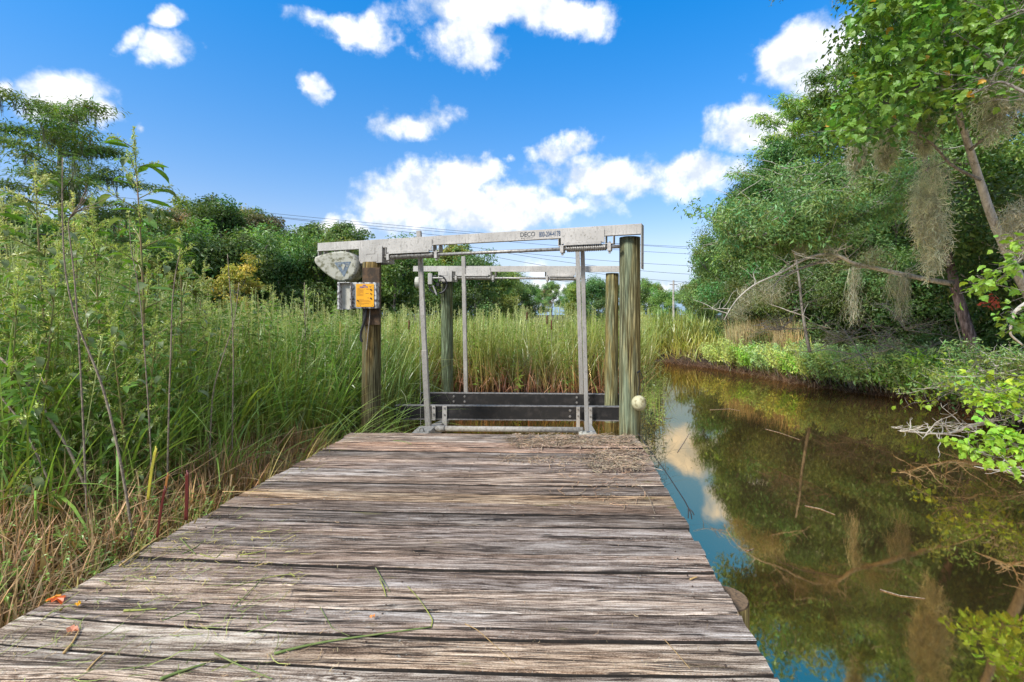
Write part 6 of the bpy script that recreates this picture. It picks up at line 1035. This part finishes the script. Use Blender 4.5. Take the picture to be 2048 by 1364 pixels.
for i_, (pts_, l) in enumerate((([(1355, 905), (1368, 885), (1378, 868)], 'thin dark twig floating beside the dock end'), ([(1530, 858), (1560, 866), (1600, 880)], 'pale twig floating in the middle of the creek'), ([(1300, 840), (1320, 838), (1345, 836)], 'short twig floating near the front right post'), ([(1610, 1012), (1640, 1018), (1670, 1030)], 'pale straw floating over the dark reflection'), ([(1490, 1100), (1496, 1102), (1508, 1098)], 'small leaf stalk floating off the dock middle'), ([(1760, 1180), (1800, 1192), (1850, 1198)], 'pale straw floating at the lower right'), ([(1420, 820), (1460, 818), (1480, 822)], 'straw floating near the far bank reflection'))):
    P = []
    for px, py in pts_: Y = (EYE - WATER) * F / (py - HY); P.append(((px - CX) / F * Y, Y, WATER + .004))
    P = np.array(P); t = np.linspace(0, 2, 9); P = np.stack([np.interp(t, range(3), P[:, i]) for i in range(3)], 1); o = MB().tube(P - P[0], np.linspace(.006, .003, 9), 5).build('floating_twig', M_stalk if i_ != 0 else M_bark_dark, None, True); o.location = P[0]; tag(o, l, 'twig', 'twigs floating on the creek')
# needle litter: heaps at the far right corner and loose bits all over (stuff)
rng = R_(340); heaps = []
def litter(n, px0, px1, py0, py1, Ln, w, base, zmax, name_=None):
    px = rng.uniform(px0, px1, n); py = rng.uniform(py0, py1, n); Y = EYE * F / (py - HY); x = (px - CX) / F * Y; k = 5; a = rng.uniform(0, 6.28, n); t = np.linspace(0, 1, k)[None, :]; L = rng.uniform(*Ln, n); cv_ = rng.normal(size=n) * .8; aa = a[:, None] + cv_[:, None] * t
    dx = np.cumsum(np.cos(aa), 1) * (L / k)[:, None]; dy = np.cumsum(np.sin(aa), 1) * (L / k)[:, None]; X = x[:, None] + dx; Yy = Y[:, None] + dy; m = (X[:, 0] < 1.0 + 0 * x) & (X.max(1) < .93 + .033 * Y + .03) & (X.min(1) > -2.66) & (Yy.max(1) < 6.03); z = rng.uniform(.006, zmax, n)[:, None] + rng.normal(size=(n, k)) * .004 + .004; P = np.stack([X, Yy, np.maximum(z, .006)], -1)[m]; nn = m.sum(); c = tint(rng, nn, base, .45, .1)
    th = rng.uniform(0, 1, nn); Sd = unit(np.stack([-np.sin(a[m]), np.cos(a[m]), th], 1)); return strip_arrays(P, (w * rng.uniform(.5, 1.4, nn))[:, None] * np.ones((nn, k)), Sd, np.repeat(c[:, None, :], k, 1))
heaps = [litter(1500, 1020, 1275, 872, 895, (.05, .20), .006, (.20, .155, .115), .03), litter(260, 1000, 1200, 915, 930, (.05, .18), .005, (.20, .155, .115), .02), litter(700, 1180, 1290, 905, 942, (.05, .20), .006, (.20, .16, .12), .03), litter(160, 1100, 1290, 900, 1010, (.05, .2), .005, (.22, .15, .1), .01)]
v_, f_, c_ = join(heaps); tag(mesh('needle_litter', v_, f_, M_dry, col=c_), 'brown needle and twig litter heaped on the far right corner of the dock', 'litter', kind='stuff')
bits = [litter(300, 0, 700, 1020, 1364, (.01, .08), .0025, (.24, .19, .11), .008), litter(260, 0, 560, 1000, 1364, (.03, .20), .003, (.16, .20, .06), .010), litter(220, 400, 1500, 900, 1364, (.008, .05), .002, (.24, .19, .13), .006), litter(260, 200, 600, 1060, 1180, (.02, .15), .0035, (.24, .22, .08), .01)]
v_, f_, c_ = join(bits); tag(mesh('scattered_chaff', v_, f_, M_dry, col=c_), 'loose straw and grass bits scattered over the dock boards', 'litter', kind='stuff')
